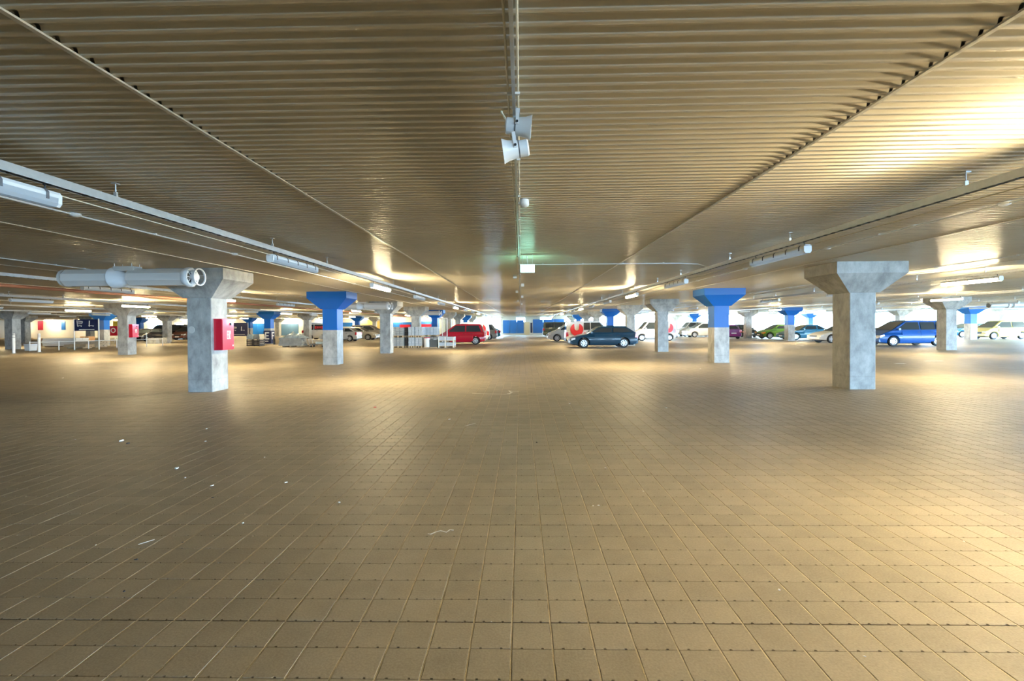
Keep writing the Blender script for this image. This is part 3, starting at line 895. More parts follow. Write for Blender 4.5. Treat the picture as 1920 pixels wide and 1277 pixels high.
    for s in (-1, 1):
        for q in pan:
            p = MB()
            vs = [(x, s * (gy(x, z) + .004), z) for x, z in q] + [(x, s * (gy(x, z) - .03), z) for x, z in q]
            p.add(vs, [(0, 1, 2, 3), (7, 6, 5, 4), (0, 4, 5, 1), (1, 5, 6, 2), (2, 6, 7, 3), (3, 7, 4, 0)])
            p.build('side_window', M_GLASS, t)
    def slab(pts, nrm, name, mat, th=.012):
        p = MB(); v = [Vector(q) + Vector(nrm) * th for q in pts]; w_ = [Vector(q) - Vector(nrm) * .02 for q in pts]
        p.add(v + w_, [(0, 1, 2, 3), (7, 6, 5, 4), (0, 4, 5, 1), (1, 5, 6, 2), (2, 6, 7, 3), (3, 7, 4, 0)])
        return p.build(name, mat, t)
    d = Vector((K['xf'] - K['xc'] + .06, 0, H - .055 - zc + .03)); nr = Vector((-d.z, 0, d.x)).normalized()
    p0 = Vector((K['xc'] - .06, 0, zc - .03)) + d * .08; p1 = Vector((K['xc'] - .06, 0, zc - .03)) + d * .93
    w0, w1 = gy(p0.x, p0.z) - .08, gy(p1.x, p1.z) - .1
    slab([(p0.x, -w0, p0.z), (p0.x, w0, p0.z), (p1.x, w1, p1.z), (p1.x, -w1, p1.z)], nr, 'windscreen', M_GLASS)
    xr0, zr0 = K['xt'] + .02, zb - .03
    d = Vector((K['xr'] - xr0, 0, (zt if not K.get('boot') else H - .06) - zr0)); nr = Vector((d.z, 0, -d.x)).normalized()
    p0 = Vector((xr0, 0, zr0)) + d * .12; p1 = Vector((xr0, 0, zr0)) + d * .92
    w0, w1 = gy(p0.x, p0.z) - .12, gy(p1.x, p1.z) - .1
    if windows != 'none': slab([(p0.x, -w0, p0.z), (p0.x, w0, p0.z), (p1.x, w1, p1.z), (p1.x, -w1, p1.z)], nr, 'rear_window', M_GLASS)
    # doors
    dz0, dz1 = .30, min(zc, zb) - .05
    segs = [(K['xf'] - .35, xm - .01), (xm + .01, min(xm + .92, K['wx'][1] - ra + .18))]
    if K.get('van'): segs = segs[:1]
    for s in (-1, 1):
        for a, e in segs:
            if e - a < .3: continue
            p = MB()
            lev = [dz0 + (dz1 - dz0) * k / 6 for k in range(7)]
            ring = [(a, z) for z in lev] + [(e, z) for z in reversed(lev)]
            vs = [(x, s * (sy(x, z) + .006), z) for x, z in ring] + [(x, s * (sy(x, z) - .02), z) for x, z in ring]
            n2 = len(ring)
            fs = [(k, k + 1, n2 - 2 - k, n2 - 1 - k) for k in range(6)] + [(n2 + k, n2 + k + 1, 2 * n2 - 2 - k, 2 * n2 - 1 - k) for k in range(6)]
            fs += [(k, (k + 1) % n2, n2 + (k + 1) % n2, n2 + k) for k in range(n2)]
            p.add(vs, fs)
            dr = p.build('door', pm, t, smooth=30)
            MB().box(e - .14, s * (sy(e, dz1 - .07) + .014), dz1 - .07, .16, .03, .03).build('handle', M_TRIM if pm is not M_TRIM else M_RIM, dr)
    # lights, bumpers, plates, mirrors
    for s in (-1, 1):
        hl = MB(); hy = wy(-h + .1)
        hl.extrude([(-h + .035, zn - .16), (-h + .045, zn - .03), (-h + .30, zn + .04), (-h + .34, zn - .07)], lambda u, v, w: (u, w, v), s * (hy - .36), s * (wy(-h + .32) - .015))
        hl.build('headlight', M_AMBER if amber else M_HEAD, t)
        tl = MB(); z0, z1 = (zb - .36, zb - .04) if not K.get('van') else (.62, 1.02)
        tl.extrude([(h - .20, z0 + .04), (h + .004, z0), (h + .002, z1 - .05), (h - .16, z1)], lambda u, v, w: (u, w, v), s * (wy(h) - .16), s * (wy(h - .15) + .004))
        tl.build('tail_light', M_TAIL, t)
        MB().box(K['xc'] + .32, s * (W / 2 + .06), zc + .08, .12, .18, .13).build('mirror', pm, t)
    bf = MB(); bf.extrude([(-h - .012, .30), (-h - .012, .46), (-h + .25, .46), (-h + .25, .25)], lambda u, v, w: (u, w, v), -wy(-h + .2) + .05, wy(-h + .2) - .05)
    bf.build('front_bumper', M_TRIM if (K.get('van') or K.get('bus') or amber) else pm, t)
    br = MB(); br.extrude([(h + .012, .30), (h + .012, .50), (h - .25, .50), (h - .25, .25)], lambda u, v, w: (u, w, v), -wy(h - .2) + .05, wy(h - .2) - .05)
    br.build('rear_bumper', M_TRIM if (K.get('van') or K.get('bus')) else pm, t)
    MB().lohi(-h - .02, -h + .05, -.42, .42, .49, zn - .07).build('grille', M_BLACK, t)
    MB().lohi(-h - .022, -h, -.25, .25, .35, .45).build('number_plate', M_SIGNW, t)
    MB().lohi(h, h + .022, -.25, .25, .53, .63).build('number_plate', M_SIGNW, t)
    for wx in K['wx']:
        for s in (-1, 1): make_wheel(t, wx, s * (W / 2 - .02), r, s)
    if rails:
        for s in (-1, 1):
            yy = s * (gy(.5, H) - .10)
            MB().path([(K['xf'] + .15, yy, H - .03), (K['xf'] + .3, yy, H + .035), (K['xr'] - .45, yy, H + .03), (K['xr'] - .3, yy, H - .03)], .014, 6).build('roof_rail', M_BLACK, t)
    if logo:
        lx, s, lz, R = logo
        lg = MB(); nn = 28
        # roundel with a hook-shaped cut from the top
        out = []
        for k in range(nn):
            a = PI / 2 + .42 + (2 * PI - .84) * k / (nn - 1)
            out.append((lx + R * math.cos(a), lz + R * math.sin(a)))
        for k in range(9):
            a = 0 - PI * k / 8
            out.append((lx + .0 + R * .33 * math.cos(a), lz + R * .18 + R * .33 * math.sin(a)))
        lg.extrude(out, lambda u, v, w: (u, w, v), s * (W / 2 - .03), s * (W / 2 + .008))
        lg.build('roundel', P('logo_red', (.72, .02, .03), .4), t)
    if text:
        tx, tz, tw, s = text
        lt = MB(); x = tx
        for k in range(9):
            w_ = tw / 9
            if k != 4:
                lt.box(x + w_ / 2, s * (W / 2 - .005), tz, w_ * .62, .03, .26 if k % 3 else .34)
            x += w_
        lt.build('lettering', P('logo_red', (.72, .02, .03), .4), t)['kind'] = 'stuff'
    return t

NOSEL, NOSER = 0.0, PI
white = paint('white', (.80, .81, .82)); silver = paint('silver', (.55, .56, .56)); teal = paint('teal', (.008, .085, .14)); red = paint('red', (.52, .008, .03))
make_car('estate', paint('petrol', (.004, .040, .078)), 'dark petrol blue estate car parked nose towards the aisle', (5.52, 31.0, 0), NOSEL, rails=True)
make_car('van', white, 'white delivery van with red roundel and dark side window behind the petrol estate', (5.55, 36.2, 0), NOSER, 'van', 'rear', logo=(1.22, 1, 1.18, .50))
make_car('mpv', silver, 'silver people carrier nose out between white van and olive van', (4.75, 43.2, 0), NOSEL)
make_car('bus', paint('olive', (.10, .12, .085)), 'olive green passenger van parked near the blue wall panels', (5.2, 59.2, 0), NOSER, 'van')
make_car('van', white, 'white delivery van with red roundel standing behind a bare column', (12.4, 43.0, 0), NOSEL, 'van', 'none', logo=(1.2, -1, 1.2, .45))
make_car('van', white, 'white delivery van with dark cab window, further from the aisle edge', (21.6, 57.5, 0), NOSEL, 'van', 'rear')
make_car('mpv', white, 'white people carrier parked beside the purple hatchback', (21.3, 53.2, 0), NOSEL)
make_car('hatch', paint('purple', (.20, .02, .16)), 'purple hatchback parked tail out behind the blue topped column', (21.5, 48.2, 0), -PI / 2)
make_car('hatch', paint('black', (.012, .012, .014)), 'black car with amber headlamps facing the hall', (25.9, 53.5, 0), PI / 2, amber=True)
make_car('hatch', paint('green', (.11, .27, .04)), 'bright green hatchback with amber lamps beside the blue topped column', (26.3, 47.0, 0), NOSEL, amber=True)
make_car('saloon', paint('blueteal', (.03, .16, .25)), 'teal blue saloon parked nose out behind the blue topped column', (26.3, 42.5, 0), NOSEL)
make_car('saloon', paint('champagne', (.62, .60, .56)), 'pale silver saloon peeping out behind the mottled column', (25.2, 36.1, 0), NOSEL)
make_car('hatch', paint('darkteal', (.008, .11, .15)), 'dark teal hatchback behind the blue people carrier', (33.0, 41.0, 0), NOSEL)
make_car('mpv', paint('blue', (.006, .085, .33)), 'bright blue people carrier parked between two bare columns', (25.75, 31.0, 0), NOSEL)
make_car('hatch', paint('skyblue', (.02, .12, .33)), 'mid blue hatchback half hidden behind the yellow car', (45.7, 47.4, 0), NOSEL)
make_car('minivan', paint('yellow', (.74, .60, .20)), 'pale yellow compact car by the open edge', (43.2, 41.9, 0), NOSEL)
make_car('minivan', red, 'red compact van parked nose in beside the pallets', (-4.92, 37.4, 0), NOSEL)
make_car('van', white, 'white delivery van with red roundel behind the red compact van', (-5.05, 42.9, 0), NOSEL, 'van', 'none', logo=(1.35, -1, 1.25, .42))
make_car('mpv', paint('gunmetal', (.16, .17, .17)), 'grey people carrier parked behind the white van', (-4.85, 48.5, 0), NOSEL)
make_car('hatch', paint('petrolteal', (.008, .12, .17)), 'dark teal hatchback, deepest of the row behind the red van', (-4.4, 54.2, 0), NOSEL)
make_car('hatch', silver, 'silver hatchback tail out beside the blue topped column', (-18.8, 46.9, 0), NOSEL)
make_car('estate', paint('sand', (.50, .46, .38)), 'sand coloured estate in the row behind the silver hatchback', (-18.3, 50.6, 0), NOSER)
make_car('mpv', paint('warmgrey', (.36, .34, .30)), 'grey brown people carrier, deepest of the row behind the silver hatchback', (-19.4, 57.0, 0), NOSER)
make_car('bus', white, 'white van with red lettering behind the timber stack', (-23.2, 53.2, 0), NOSER, 'van', text=(-.2, 1.45, 2.3, 1))
make_car('bus', paint('blackvan', (.008, .009, .011)), 'black van beyond the trolley bay fence', (-46.6, 59.0, 0), NOSEL, 'van')
make_car('mpv', paint('brown', (.16, .06, .04)), 'red brown people carrier facing the hall beyond the concrete blocks', (-42.4, 57.3, 0), PI / 2)
make_car('hatch', paint('coal', (.012, .013, .016)), 'charcoal hatchback behind the trolley bay column', (-43.0, 51.5, 0), PI / 2)

# ------------------------------------------------------------------ goods
M_BLOCK = P('grey_block', (.34, .36, .36), .75, var=.12, vscale=12)
M_BLOCKL = P('pale_block', (.52, .58, .64), .6, var=.1, vscale=12)
M_WRAP = P('plastic_wrap', (.42, .48, .47), .25, spec=.6, var=.3, vscale=5, bump=.6, bscale=9)
def pallet(t, cx, cy, z, w, d):
    for k in range(5): MB().box(cx, cy - d / 2 + .06 + k * (d - .12) / 4, z + .125, w, .10, .022).build('deck_board', M_WOOD, t)
    for k in range(3): MB().box(cx - w / 2 + .06 + k * (w - .12) / 2, cy, z + .064, .10, d, .10).build('bearer', M_WOOD, t)
def goods(name, label, loc, w, d, tiers, mat, nx, ny, group=None, cat='pallet load'):
    """pallet tiers of stacked courses: nx stacks wide, ny courses high, each stack a part"""
    t = thing(name, label, cat, loc, 0, group)
    z = 0
    for th in tiers:
        pallet(t, 0, 0, z, w, d); z += .137
        sw = w / nx
        for i in range(nx):
            for j in range(ny):
                ch = th / ny
                MB().box(-w / 2 + sw * (i + .5) + random.uniform(-.006, .006), 0, z + ch * (j + .5), sw - .022, d - .04, ch - .012).build('block', mat, t)
        z += th
    return t
GY = 32.0
goods('block_pallet', 'two tier pallet load of dull grey blocks right beside the bare column', (at(746.5, GY), GY + .3, 0), .80, 1.1, (.60, .58), M_BLOCK, 3, 4)
goods('block_pallet', 'narrow black filler standing in for the shaded gap among grey block pallets', (-8.145, GY + .45, 0), .21, 1.0, (.60, .58), M_BLACK, 1, 2)  # black boxes stand in for the dark, shaded gap between the stacks
goods('block_pallet', 'two tier pallet of pale blue grey blocks next to the black gap filler', (at(771.5, GY), GY + .3, 0), .46, 1.0, (.60, .60), M_BLOCKL, 2, 6)
goods('block_pallet', 'two tier pallet of pale blue grey blocks next to the white drum', (at(785, GY), GY + .3, 0), .50, 1.0, (.60, .60), M_BLOCKL, 2, 6)
goods('block_pallet', 'tall pallet load of pale blocks standing behind the white drum', (at(806.5, GY + 1.6), GY + 1.95, 0), 1.02, 1.0, (.60, .60), M_BLOCKL, 4, 3)
t = goods('low_pallet', 'low doubled pallet of strapped grey sheets in front of the red compact van', (at(836, GY - .4), GY, 0), 1.12, .9, (.24, .26), M_BLOCKL, 2, 2)
for x in (-.06, .52, -.52):
    MB().box(x, -.455, .39, .07, .02, .74).build('strap', M_PAPER, t)
t = thing('plastic_drum', 'white plastic drum with red lid before the pallets', 'drum', (at(799.5, GY - .3), GY - .25, 0))
MB().lathe([(.0, 0), (.0, .19), (.03, .205), (.60, .215), (.62, .21)], (0, 0, .06), (0, 0, 1), 20).build('drum_body', M_WHITE, t, smooth=40)
MB().lathe([(.0, .22), (.05, .22), (.06, .20), (.06, 0)], (0, 0, .68), (0, 0, 1), 20).build('lid', M_RED, t, smooth=40)
MB().lohi(-.18, .18, -.18, .18, 0, .06).build('base_board', M_WOOD, t)
t = thing('dark_crate', 'dark grey lidded crate between white drum and low pallet', 'crate', (at(812.5, GY - .3), GY - .1, 0))
MB().frustum((.46, .55), (.50, .60), .05, .50).build('crate_body', P('dark_crate', (.09, .10, .10), .5), t)
MB().lohi(-.26, .26, -.31, .31, .50, .57).build('rim', P('dark_crate', (.09, .10, .10), .5), t)
MB().lohi(-.25, .26, -.33, .33, 0, .05).build('skid', M_WOOD, t)
MB().lohi(-.02, .20, -.22, .1, .57, .64).build('folded_sheet', M_BLOCKL, t)
# white framed glazed door unit behind the pallets
t = thing('glazed_door_unit', 'white framed double glazed door unit standing behind the low pallet', 'door unit', (at(829, 35.2), 35.2, 0))
f = MB()
for x in (-.37, 0, .37): f.box(x, 0, 1.08, .06, .06, 2.16)
for z in (.03, .72, 2.13): f.box(0, 0, z, .70, .06, .06)
f.build('frame', M_WHITE, t)
for x in (-.185, .185):
    MB().box(x, 0, 1.42, .32, .015, 1.34).build('pane', M_FROST, t)
    MB().box(x, 0, .38, .32, .03, .62).build('lower_panel', M_BLOCK, t)
MB().lohi(-.45, .45, -.2, .2, -.0, .03).build('foot', M_WOOD, t)

# planks and piles
def plank_stack(label, loc, L, D, n, rows, mat, th=.06, rz=0.0, name='timber_stack'):
    t = thing(name, label, 'timber', loc, rz)
    for x in (-L / 2 + .3, 0, L / 2 - .3): MB().box(x, 0, .045, .09, D, .09).build('bearer', M_WOOD, t)
    for r_ in range(rows):
        for k in range(n):
            w = D / n
            MB().box(random.uniform(-.05, .05), -D / 2 + w * (k + .5), .09 + th * (r_ + .5), L + random.uniform(-.15, .05), w - .012, th - .008).build('plank', mat, t)
    return t
M_GREYT = P('weathered_timber', (.36, .35, .31), .8, var=.25, vscale=3)
ys = 34.4
st = plank_stack('weathered grey timber stack under the wrapped pile', (at(539, ys), ys + .5, 0), 1.75, 1.0, 4, 5, M_GREYT, .115)
t = thing('wrapped_pile', 'grey green plastic wrapped heap lying on the weathered timber stack', 'pile', (at(543, ys), ys + .5, .665))
bm = bmesh.new(); bmesh.ops.create_grid(bm, x_segments=30, y_segments=14, size=1.0)
rr = random.Random(4)
from mathutils import noise
for v in bm.verts:
    x, y = v.co.x, v.co.y
    e = max(0.0, 1 - abs(x) ** 2.2) * max(0.0, 1 - abs(y) ** 2.4)
    z = .44 * e * (0.65 + .45 * math.exp(-((x + .25) / .35) ** 2)) * (1 + .5 * noise.noise(Vector((x * 3.1, y * 2.3, 1.7)))) + .05 * noise.noise(Vector((x * 9, y * 6, .3)))
    v.co = Vector((x * 1.05, y * .5, max(0.0, z)))
me = bpy.data.meshes.new('wrap_sheet'); bm.to_mesh(me); bm.free(); me.materials.append(M_WRAP)
o = bpy.data.objects.new('wrap_sheet', me); COL.objects.link(o); o.parent = t
MB().lohi(-1.0, 1.0, -.47, .47, 0, .03).build('base_sheet', M_WRAP, t)
plank_stack('long pale timber stack on the floor beside the weathered one', (at(578, 35.2), 36.0, 0), 2.1, .9, 4, 4, M_TIMBER, .11)
t = thing('flat_trolley', 'empty black wire flat trolley in front of the pale timber', 'trolley', (at(591, 34.0), 34.2, 0))
MB().lohi(-.55, .55, -.3, .3, .20, .24).build('deck', M_BLACK, t)
for x in (-.45, .45):
    for y in (-.24, .24): MB().lathe([(-.02, 0), (-.02, .08), (.02, .08), (.02, 0)], (x, y, .08), (0, 1, 0), 12).build('castor', M_RUBBER, t)
for x in (-.45, .45):
    for y in (-.24, .24): MB().box(x, y, .17, .05, .05, .08).build('castor_fork', M_GALV, t)
hb = MB(); hb.path([(-.54, -.28, .22), (-.62, -.28, .62), (-.62, .28, .62), (-.54, .28, .22)], .016, 7); hb.build('push_bar', M_GALV, t)
MB().lohi(-.1, .5, -.26, .26, .24, .40).build('carton', M_WRAP, t)
# bundled goods on dark crates
xg = at(465, 36.5)
for k, (px, lab) in enumerate(((463, 'black slatted crate under the left bundle of sheeting'), (476, 'black slatted crate under the right bundle of sheeting'))):
    t = thing('slatted_crate', lab, 'crate', (at(px, 36.5), 36.8, 0))
    w = .50
    for x in (-1, 1):
        for y in (-1, 1): MB().box(x * (w / 2 - .03), y * .37, .275, .05, .05, .55).build('corner_post', M_BLACK, t)
    for z in (.08, .24, .40):
        for y in (-1, 1): MB().box(0, y * .40, z, w, .02, .11).build('slat', M_BLACK, t)
        for x in (-1, 1): MB().box(x * w / 2, 0, z, .02, .78, .11).build('slat', M_BLACK, t)
    MB().lohi(-w / 2, w / 2, -.40, .40, .53, .56).build('lid', M_BLACK, t)
    q = thing('sheeting_bundle', 'folded grey green sheeting bundle on the ' + ('left' if k == 0 else 'right') + ' black crate', 'bundle', (at(px, 36.5), 36.8, .56))
    for j in range(4): MB().box(random.uniform(-.02, .02), 0, .06 + .095 * j, .50 - .03 * j, .74, .09).build('fold', M_WRAP if k == 0 else M_GREYT, q)
# lettered navy base around the blue column
t = thing('lettered_base', 'navy column guard with white letters E and F', 'column guard', (COLX[2], CY0 + 4 * CDY, 0))
g = MB(); gw = .33
for (x0_, x1_, y0_, y1_) in ((-gw, gw, -gw, -.302), (-gw, gw, .302, gw), (-gw, -.302, -.302, .302), (.302, gw, -.302, .302)):
    g.lohi(x0_, x1_, y0_, y1_, .06, 1.20)
g.build('guard_panel', M_NAVY, t)
def letter(parts, name, par, f):
    mb = MB()
    for (u0, u1, z0, z1) in parts: f(mb, u0, u1, z0, z1)
    return mb.build(name, M_SIGNW, par)
fy = lambda mb, u0, u1, z0, z1: mb.lohi(u0, u1, -gw - .012, -gw, z0, z1)
fx = lambda mb, u0, u1, z0, z1: mb.lohi(gw, gw + .012, u0, u1, z0, z1)
Eb = [(-.20, -.09, .42, 1.08), (-.09, .18, .97, 1.08), (-.09, .13, .70, .80), (-.09, .18, .42, .53)]
letter(Eb, 'letter_e', t, fy)
letter([(-.16, -.05, .42, 1.08), (-.05, .22, .97, 1.08), (-.05, .17, .70, .80)], 'letter_f', t, fx)
letter([(-.20, .10, .22, .30)], 'small_caption', t, fy)
t = thing('fire_extinguisher', 'black extinguisher standing beside the navy column guard', 'extinguisher', (at(509, 39.6), 39.6, 0))
MB().lathe([(0, 0), (0, .085), (.45, .085), (.53, .05), (.55, .0)], (0, 0, 0), (0, 0, 1), 14).build('cylinder', M_BLACK, t, smooth=40)
MB().box(0, 0, .60, .03, .16, .05).build('valve_handle', M_BLACK, t)
MB().path([(.0, -.05, .56), (.08, -.09, .45), (.09, -.08, .2)], .012, 6).build('hose', M_BLACK, t)

# ------------------------------------------------------------------ trolley bay on the left
def bollard(label, x, y):
    t = thing('bollard', label, 'bollard', (x, y, 0))
    MB().lathe([(0, 0), (0, .075), (1.20, .075), (1.24, .06), (1.25, 0)], (0, 0, 0), (0, 0, 1), 16).build('post', M_WHITE, t, smooth=40)
    for z in (.98, 1.08, 1.16): MB().lathe([(0, .077), (.035, .077)], (0, 0, z), (0, 0, 1), 16).build('band', P('band_grey', (.25, .25, .26), .4), t)
    MB().lathe([(0, 0), (0, .12), (.02, .12), (.02, .07)], (0, 0, 0), (0, 0, 1), 16).build('base_plate', M_GALV, t)
bollard('white banded bollard at the corner of the trolley bay', at(3.5, 28.0), 28.0)
bollard('white banded bollard nearest the trolley sign', at(53.5, 29.3), 29.3)
SY = 32.0
def cart_sign(label, xa, xb, y, z0, z1, pz=0.0):
    t = thing('trolley_sign', label, 'sign', ((xa + xb) / 2, y, 0))
    w = xb - xa
    for s in (-1, 1): MB().tube((s * w / 2, 0, 0), (s * w / 2, 0, z1 + .05), .035, n=10).build('pole', M_WHITE, t)
    MB().box(0, 0, (z0 + z1) / 2, w - .08, .04, z1 - z0).build('board', M_NAVY, t)
    c = MB(); zz = z0 + (z1 - z0) * .45; u = -w * .32; k = w / 1.8
    # wire trolley icon
    def bar(x0, z0_, x1, z1_, th=.03):
        d = Vector((x1 - x0, 0, z1_ - z0_)); a = math.atan2(d.z, d.x)
        cx, cz = (x0 + x1) / 2, (z0_ + z1_) / 2; l = d.length / 2; ca, sa = math.cos(a), math.sin(a); h_ = th * k / 2
        v = [(cx + p * ca - q * sa, yy, cz + p * sa + q * ca) for yy in (-.03, -.02) for p, q in ((-l, -h_), (l, -h_), (l, h_), (-l, h_))]
        c.add(v, [(0, 1, 2, 3), (7, 6, 5, 4), (0, 4, 5, 1), (1, 5, 6, 2), (2, 6, 7, 3), (3, 7, 4, 0)])
    bar(u - .10 * k, zz + .38 * k, u + .32 * k, zz + .30 * k); bar(u + .32 * k, zz + .30 * k, u + .28 * k, zz + .16 * k)
    bar(u - .06 * k, zz + .14 * k, u + .28 * k, zz + .16 * k); bar(u - .10 * k, zz + .38 * k, u - .05 * k, zz - .02 * k)
    bar(u - .05 * k, zz + .0 * k, u + .26 * k, zz + .0 * k); bar(u - .06 * k, zz + .27 * k, u + .29 * k, zz + .26 * k, .05)
    bar(u - .02 * k, zz - .07 * k, u - .02 * k, zz, .06); bar(u + .22 * k, zz - .07 * k, u + .22 * k, zz, .06)
    u2 = w * .10
    bar(u2 + .05 * k, zz + .0 * k, u2 + .07 * k, zz + .36 * k, .07); bar(u2 - .02 * k, zz, u2 + .38 * k, zz)
    bar(u2 + .06 * k, zz - .07 * k, u2 + .06 * k, zz, .06); bar(u2 + .33 * k, zz - .07 * k, u2 + .33 * k, zz, .06)
    c.build('trolley_symbol', M_SIGNW, t)['kind'] = 'stuff'
    MB().box(w * .02, -.024, z0 + .12 * (z1 - z0), w * .62, .008, .04).build('caption_line', M_SIGNW, t)
    return t
cart_sign('navy trolley sign with white cart symbols on white poles', at(122.5, SY), at(170.5, SY), SY, 1.36, 2.18)
cart_sign('smaller navy trolley sign with cart symbols beyond the hose cabinet column', at(425, 60), at(459, 60), 60, .35, 2.1)
# bay fence
t = thing('bay_fence', 'low pale tube fence around the trolley bay', 'fence', (0, 0, 0))
fp = [(at(35, 30.6), 30.6), (at(92, 31.5), 31.5), (at(150, 33.2), 33.2), (at(205, 35), 35), (at(263, 36.5), 36.5), (at(294, 38.2), 38.2)]
for i, (x, y) in enumerate(fp):
    MB().tube((x, y, 0), (x, y, 1.15 if i == 4 else .66), .03, n=8).build('post', M_SIGNW, t)
for (a, b_) in zip(fp[:-1], fp[1:]):
    MB().tube((a[0], a[1], .60), (b_[0], b_[1], .60), .024, n=8).build('rail', M_SIGNW, t)
o = thing('plastic_crate', 'small white plastic crate at the trolley bay fence', 'crate', (at(34, 31.2), 31.3, 0))
MB().frustum((.42, .40), (.50, .46), 0, .44).build('tub', M_WHITE, o)
MB().lohi(-.27, .27, -.25, .25, .44, .48).build('rim', M_WHITE, o)
plank_stack('bright stack of white boards under the lit wall in the trolley bay', (at(98, 37), 37.3, 0), 2.9, 1.1, 2, 4, M_SIGNW, .16, name='board_stack')
plank_stack('mixed brown timber stack behind the trolley sign', (at(148, 35.5), 35.9, 0), 2.0, 1.0, 4, 5, M_TIMBER, .085)
plank_stack('low brown timber stack against the bay fence', (at(112, 33.6), 34.4, 0), 1.8, .7, 3, 3, M_WOOD, .07)
o = thing('cardboard_box', 'brown cardboard box on the floor behind the mixed timber stack', 'box', (at(144, 39), 39.2, 0))
MB().lohi(-.38, .38, -.3, .3, 0, .82).build('carton', P('cardboard', (.50, .27, .12), .8), o)
MB().lohi(-.03, .03, -.304, .304, 0, .824).build('tape', P('tape', (.6, .45, .25), .4), o)
# red promotional board and yellow board beyond
o = thing('red_board', 'red board with white ring hung behind the trolley bay column', 'board', (at(195, 46), 46, 0))
MB().lohi(-.62, .62, -.03, .03, .75, 1.75).build('board', M_RED, o)
for s in (-1, 1): MB().tube((s * .5, .04, 0), (s * .5, .04, 1.75), .025, n=8).build('leg', M_GALV, o)
MB().lathe([(-.035, .26), (-.045, .26), (-.045, .17), (-.035, .17)], (.22, 0, 1.3), (0, 1, 0), 24).build('white_ring', M_SIGNW, o)
o = thing('yellow_board', 'small yellow board above the red one', 'board', (at(204, 47), 47, 0))
MB().lohi(-.3, .3, -.02, .02, 1.75, 2.25).build('board', P('yellow_sign', (.85, .60, .05), .5), o)
for s in (-1, 1): MB().tube((s * .22, .04, 0), (s * .22, .04, 2.2), .02, n=8).build('leg', M_GALV, o)
# concrete kerb blocks near the black van
for i, px in enumerate((282, 304)):
    y = 43.5 if i == 0 else 44.2
    o = thing('concrete_block', 'low concrete barrier block ' + ('before the black van' if i == 0 else 'at the foot of the bare column'), 'barrier', (at(px - 4, y), y - .2, 0))
    MB().frustum((1.0, .5), (.9, .34), 0, .55).build('block_body', M_CONC, o)
    MB().box(0, -.0, .56, .2, .06, .04).build('lifting_lug', M_GALV, o)

# ------------------------------------------------------------------ litter on the paving
def ground(px, py):
    hz = 610.0 - (px - 977) * .007
    Y = EYE * FOC / (py - hz)
    return at(px, Y), Y
def strap(label, pts, w=.010, z=.004, mat=M_PAPER, group=None):
    mb = MB(); n = len(pts); vs = []
    for i, (x, y, dz) in enumerate(pts):
        a = Vector(pts[min(i + 1, n - 1)][:2]) - Vector(pts[max(i - 1, 0)][:2]); a.normalize()
        nx, ny = -a.y * w / 2, a.x * w / 2
        vs += [(x + nx, y + ny, z + dz + .0015), (x - nx, y - ny, z + dz + .0015), (x - nx, y - ny, z + dz), (x + nx, y + ny, z + dz)]
    fs = [(0, 1, 2, 3), (4 * n - 1, 4 * n - 2, 4 * n - 3, 4 * n - 4)]
    for i in range(n - 1):
        k = 4 * i
        for q in range(4): fs.append((k + q, k + 4 + q, k + 4 + (q + 1) % 4, k + (q + 1) % 4))
    mb.add(vs, fs)
    return tag(mb.build('packing_strap', mat), label, 'litter', group)
def spx(seq, lift=0.0): return [(*ground(px, py), lift * (i % 2)) for i, (px, py) in enumerate(seq)]
strap('curled cream packing strap lying on the near pavers', spx([(798, 1006), (803, 1008), (812, 1003), (822, 1001), (833, 1003), (840, 999), (847, 999)], .004), .012)
strap('long thin packing strap stretched along the far paving', spx([(884, 738.5), (905, 739.5), (925, 740), (945, 740.5), (953, 740), (960, 737)]), .03)
strap('small knotted strap beside the long thin one', spx([(972, 735), (960, 735.3), (953, 733.5), (958, 738), (950, 739)]), .03)
strap('straight pale strap on the dark side paving', spx([(240, 1032), (256, 1027), (272, 1022)]), .008)
strap('short straight strap beyond the curled one', spx([(870, 801), (880, 798), (890, 795.5)]), .014)
M_PEB = P('dark_pebble', (.05, .045, .04), .8)
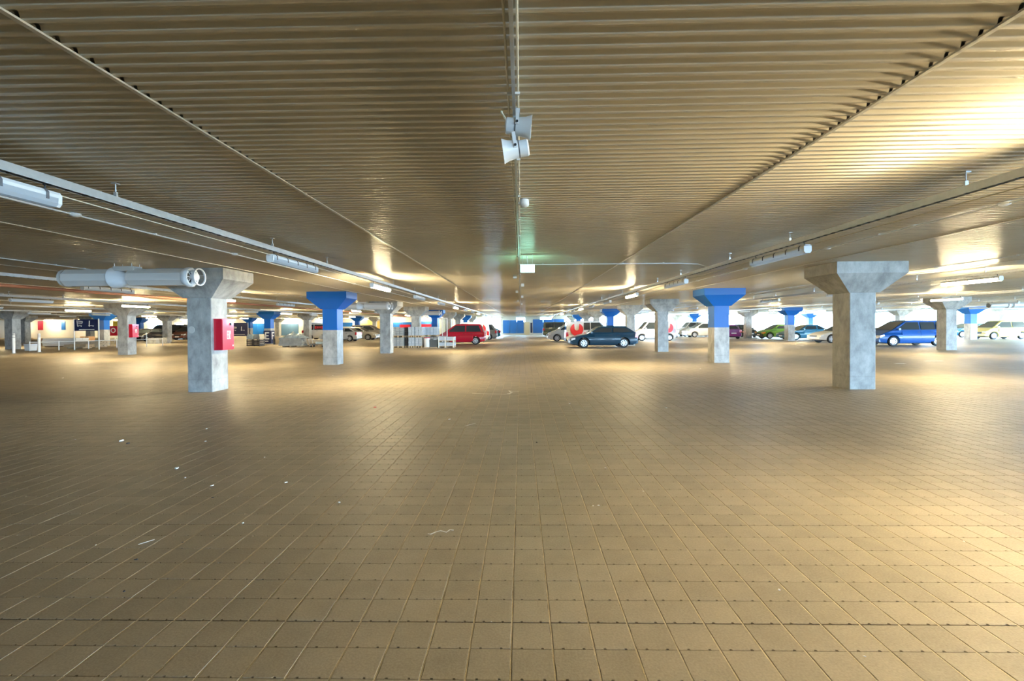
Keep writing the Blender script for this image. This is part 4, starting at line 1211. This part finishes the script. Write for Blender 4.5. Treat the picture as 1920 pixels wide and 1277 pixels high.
def scrap(px, py, s, kind, label, group=None):
    x, y = ground(px, py)
    n = 7; rr = random.Random(int(px * 7 + py)); z = .002
    pts = []
    for k in range(n):
        a = 2 * PI * k / n
        rad = s * rr.uniform(.55, 1.1)
        pts.append((rad * math.cos(a) * 1.5, rad * math.sin(a)))
    vs = [(u, v, z) for u, v in pts] + [(u * .8, v * .8, z + s * (.25 + .35 * rr.random())) for u, v in pts]
    fs = [(i, (i + 1) % n, n + (i + 1) % n, n + i) for i in range(n)] + [tuple(reversed(range(n))), tuple(range(n, 2 * n))]
    nm = {'paper': 'paper_scrap', 'dark': 'pebble', 'red': 'paper_scrap'}[kind]
    o = MB().add(vs, fs).build(nm, {'paper': M_PAPER, 'dark': M_PEB, 'red': M_RED}[kind], None, loc=(x, y, 0))
    o.rotation_euler = (0, 0, rr.uniform(0, PI))
    return tag(o, label, 'litter', group)
scrap(317, 884, .022, 'paper', 'crumpled white paper scrap alone on the dark paving')
scrap(211, 832, .03, 'paper', 'torn white paper scrap beside a dark pebble')
scrap(224, 837, .022, 'dark', 'dark pebble beside the torn paper scrap')
scrap(700, 766, .025, 'red', 'reddish scrap on the far paving')
for px, py, s in ((334, 902, .012), (374, 832, .016), (385, 917, .012), (376, 808, .012), (527, 910, .014), (487, 862, .012), (120, 830, .01), (629, 947, .012), (841, 788, .018),
                  (1067, 758, .02), (1247, 765, .02), (1133, 878, .010), (1120, 949, .009), (1455, 1105, .009), (1204, 922, .01), (98, 712, .03), (293, 712, .02), (444, 988, .008),
                  (157, 1033, .006), (917, 1172, .004), (1793, 1011, .008), (1612, 1228, .006), (1110, 950, .008), (620, 706, .025), (1310, 692, .03)):
    scrap(px, py, s, 'paper', 'tiny white paper scrap on the paving', 'scattered paper scraps')
for px, py, s in ((235, 1061, .010), (326, 1027, .006), (211, 1122, .008), (386, 940, .009), (1005, 831, .014)):
    scrap(px, py, s, 'dark', 'tiny dark pebble on the paving', 'scattered pebbles')
# painted bay marks on the open side
for px0, px1, py, lab in ((1720, 1756, 676.5, 'longer white painted bay mark near the blue people carrier'), (1667, 1686, 681, 'shorter white painted bay mark beside the mottled column')):
    a = ground(px0, py); b_ = ground(px1, py)
    o = MB().lohi(a[0], b_[0], a[1] - .06, a[1] + .06, .0005, .004).build('bay_mark', M_SIGNW)
    tag(o, lab, 'road marking')

# ------------------------------------------------------------------ lit lamps added along the end wall to brighten the background
k = 0
x = -82.0
while x < -9:
    t = dup(lampP[(1, 0)], (x, Y1 - 1.1, CEIL - .107), PI / 2, 'lit batten lamp added to brighten the shop end wall', 'lamps added to brighten the end wall')
    x += 5.6
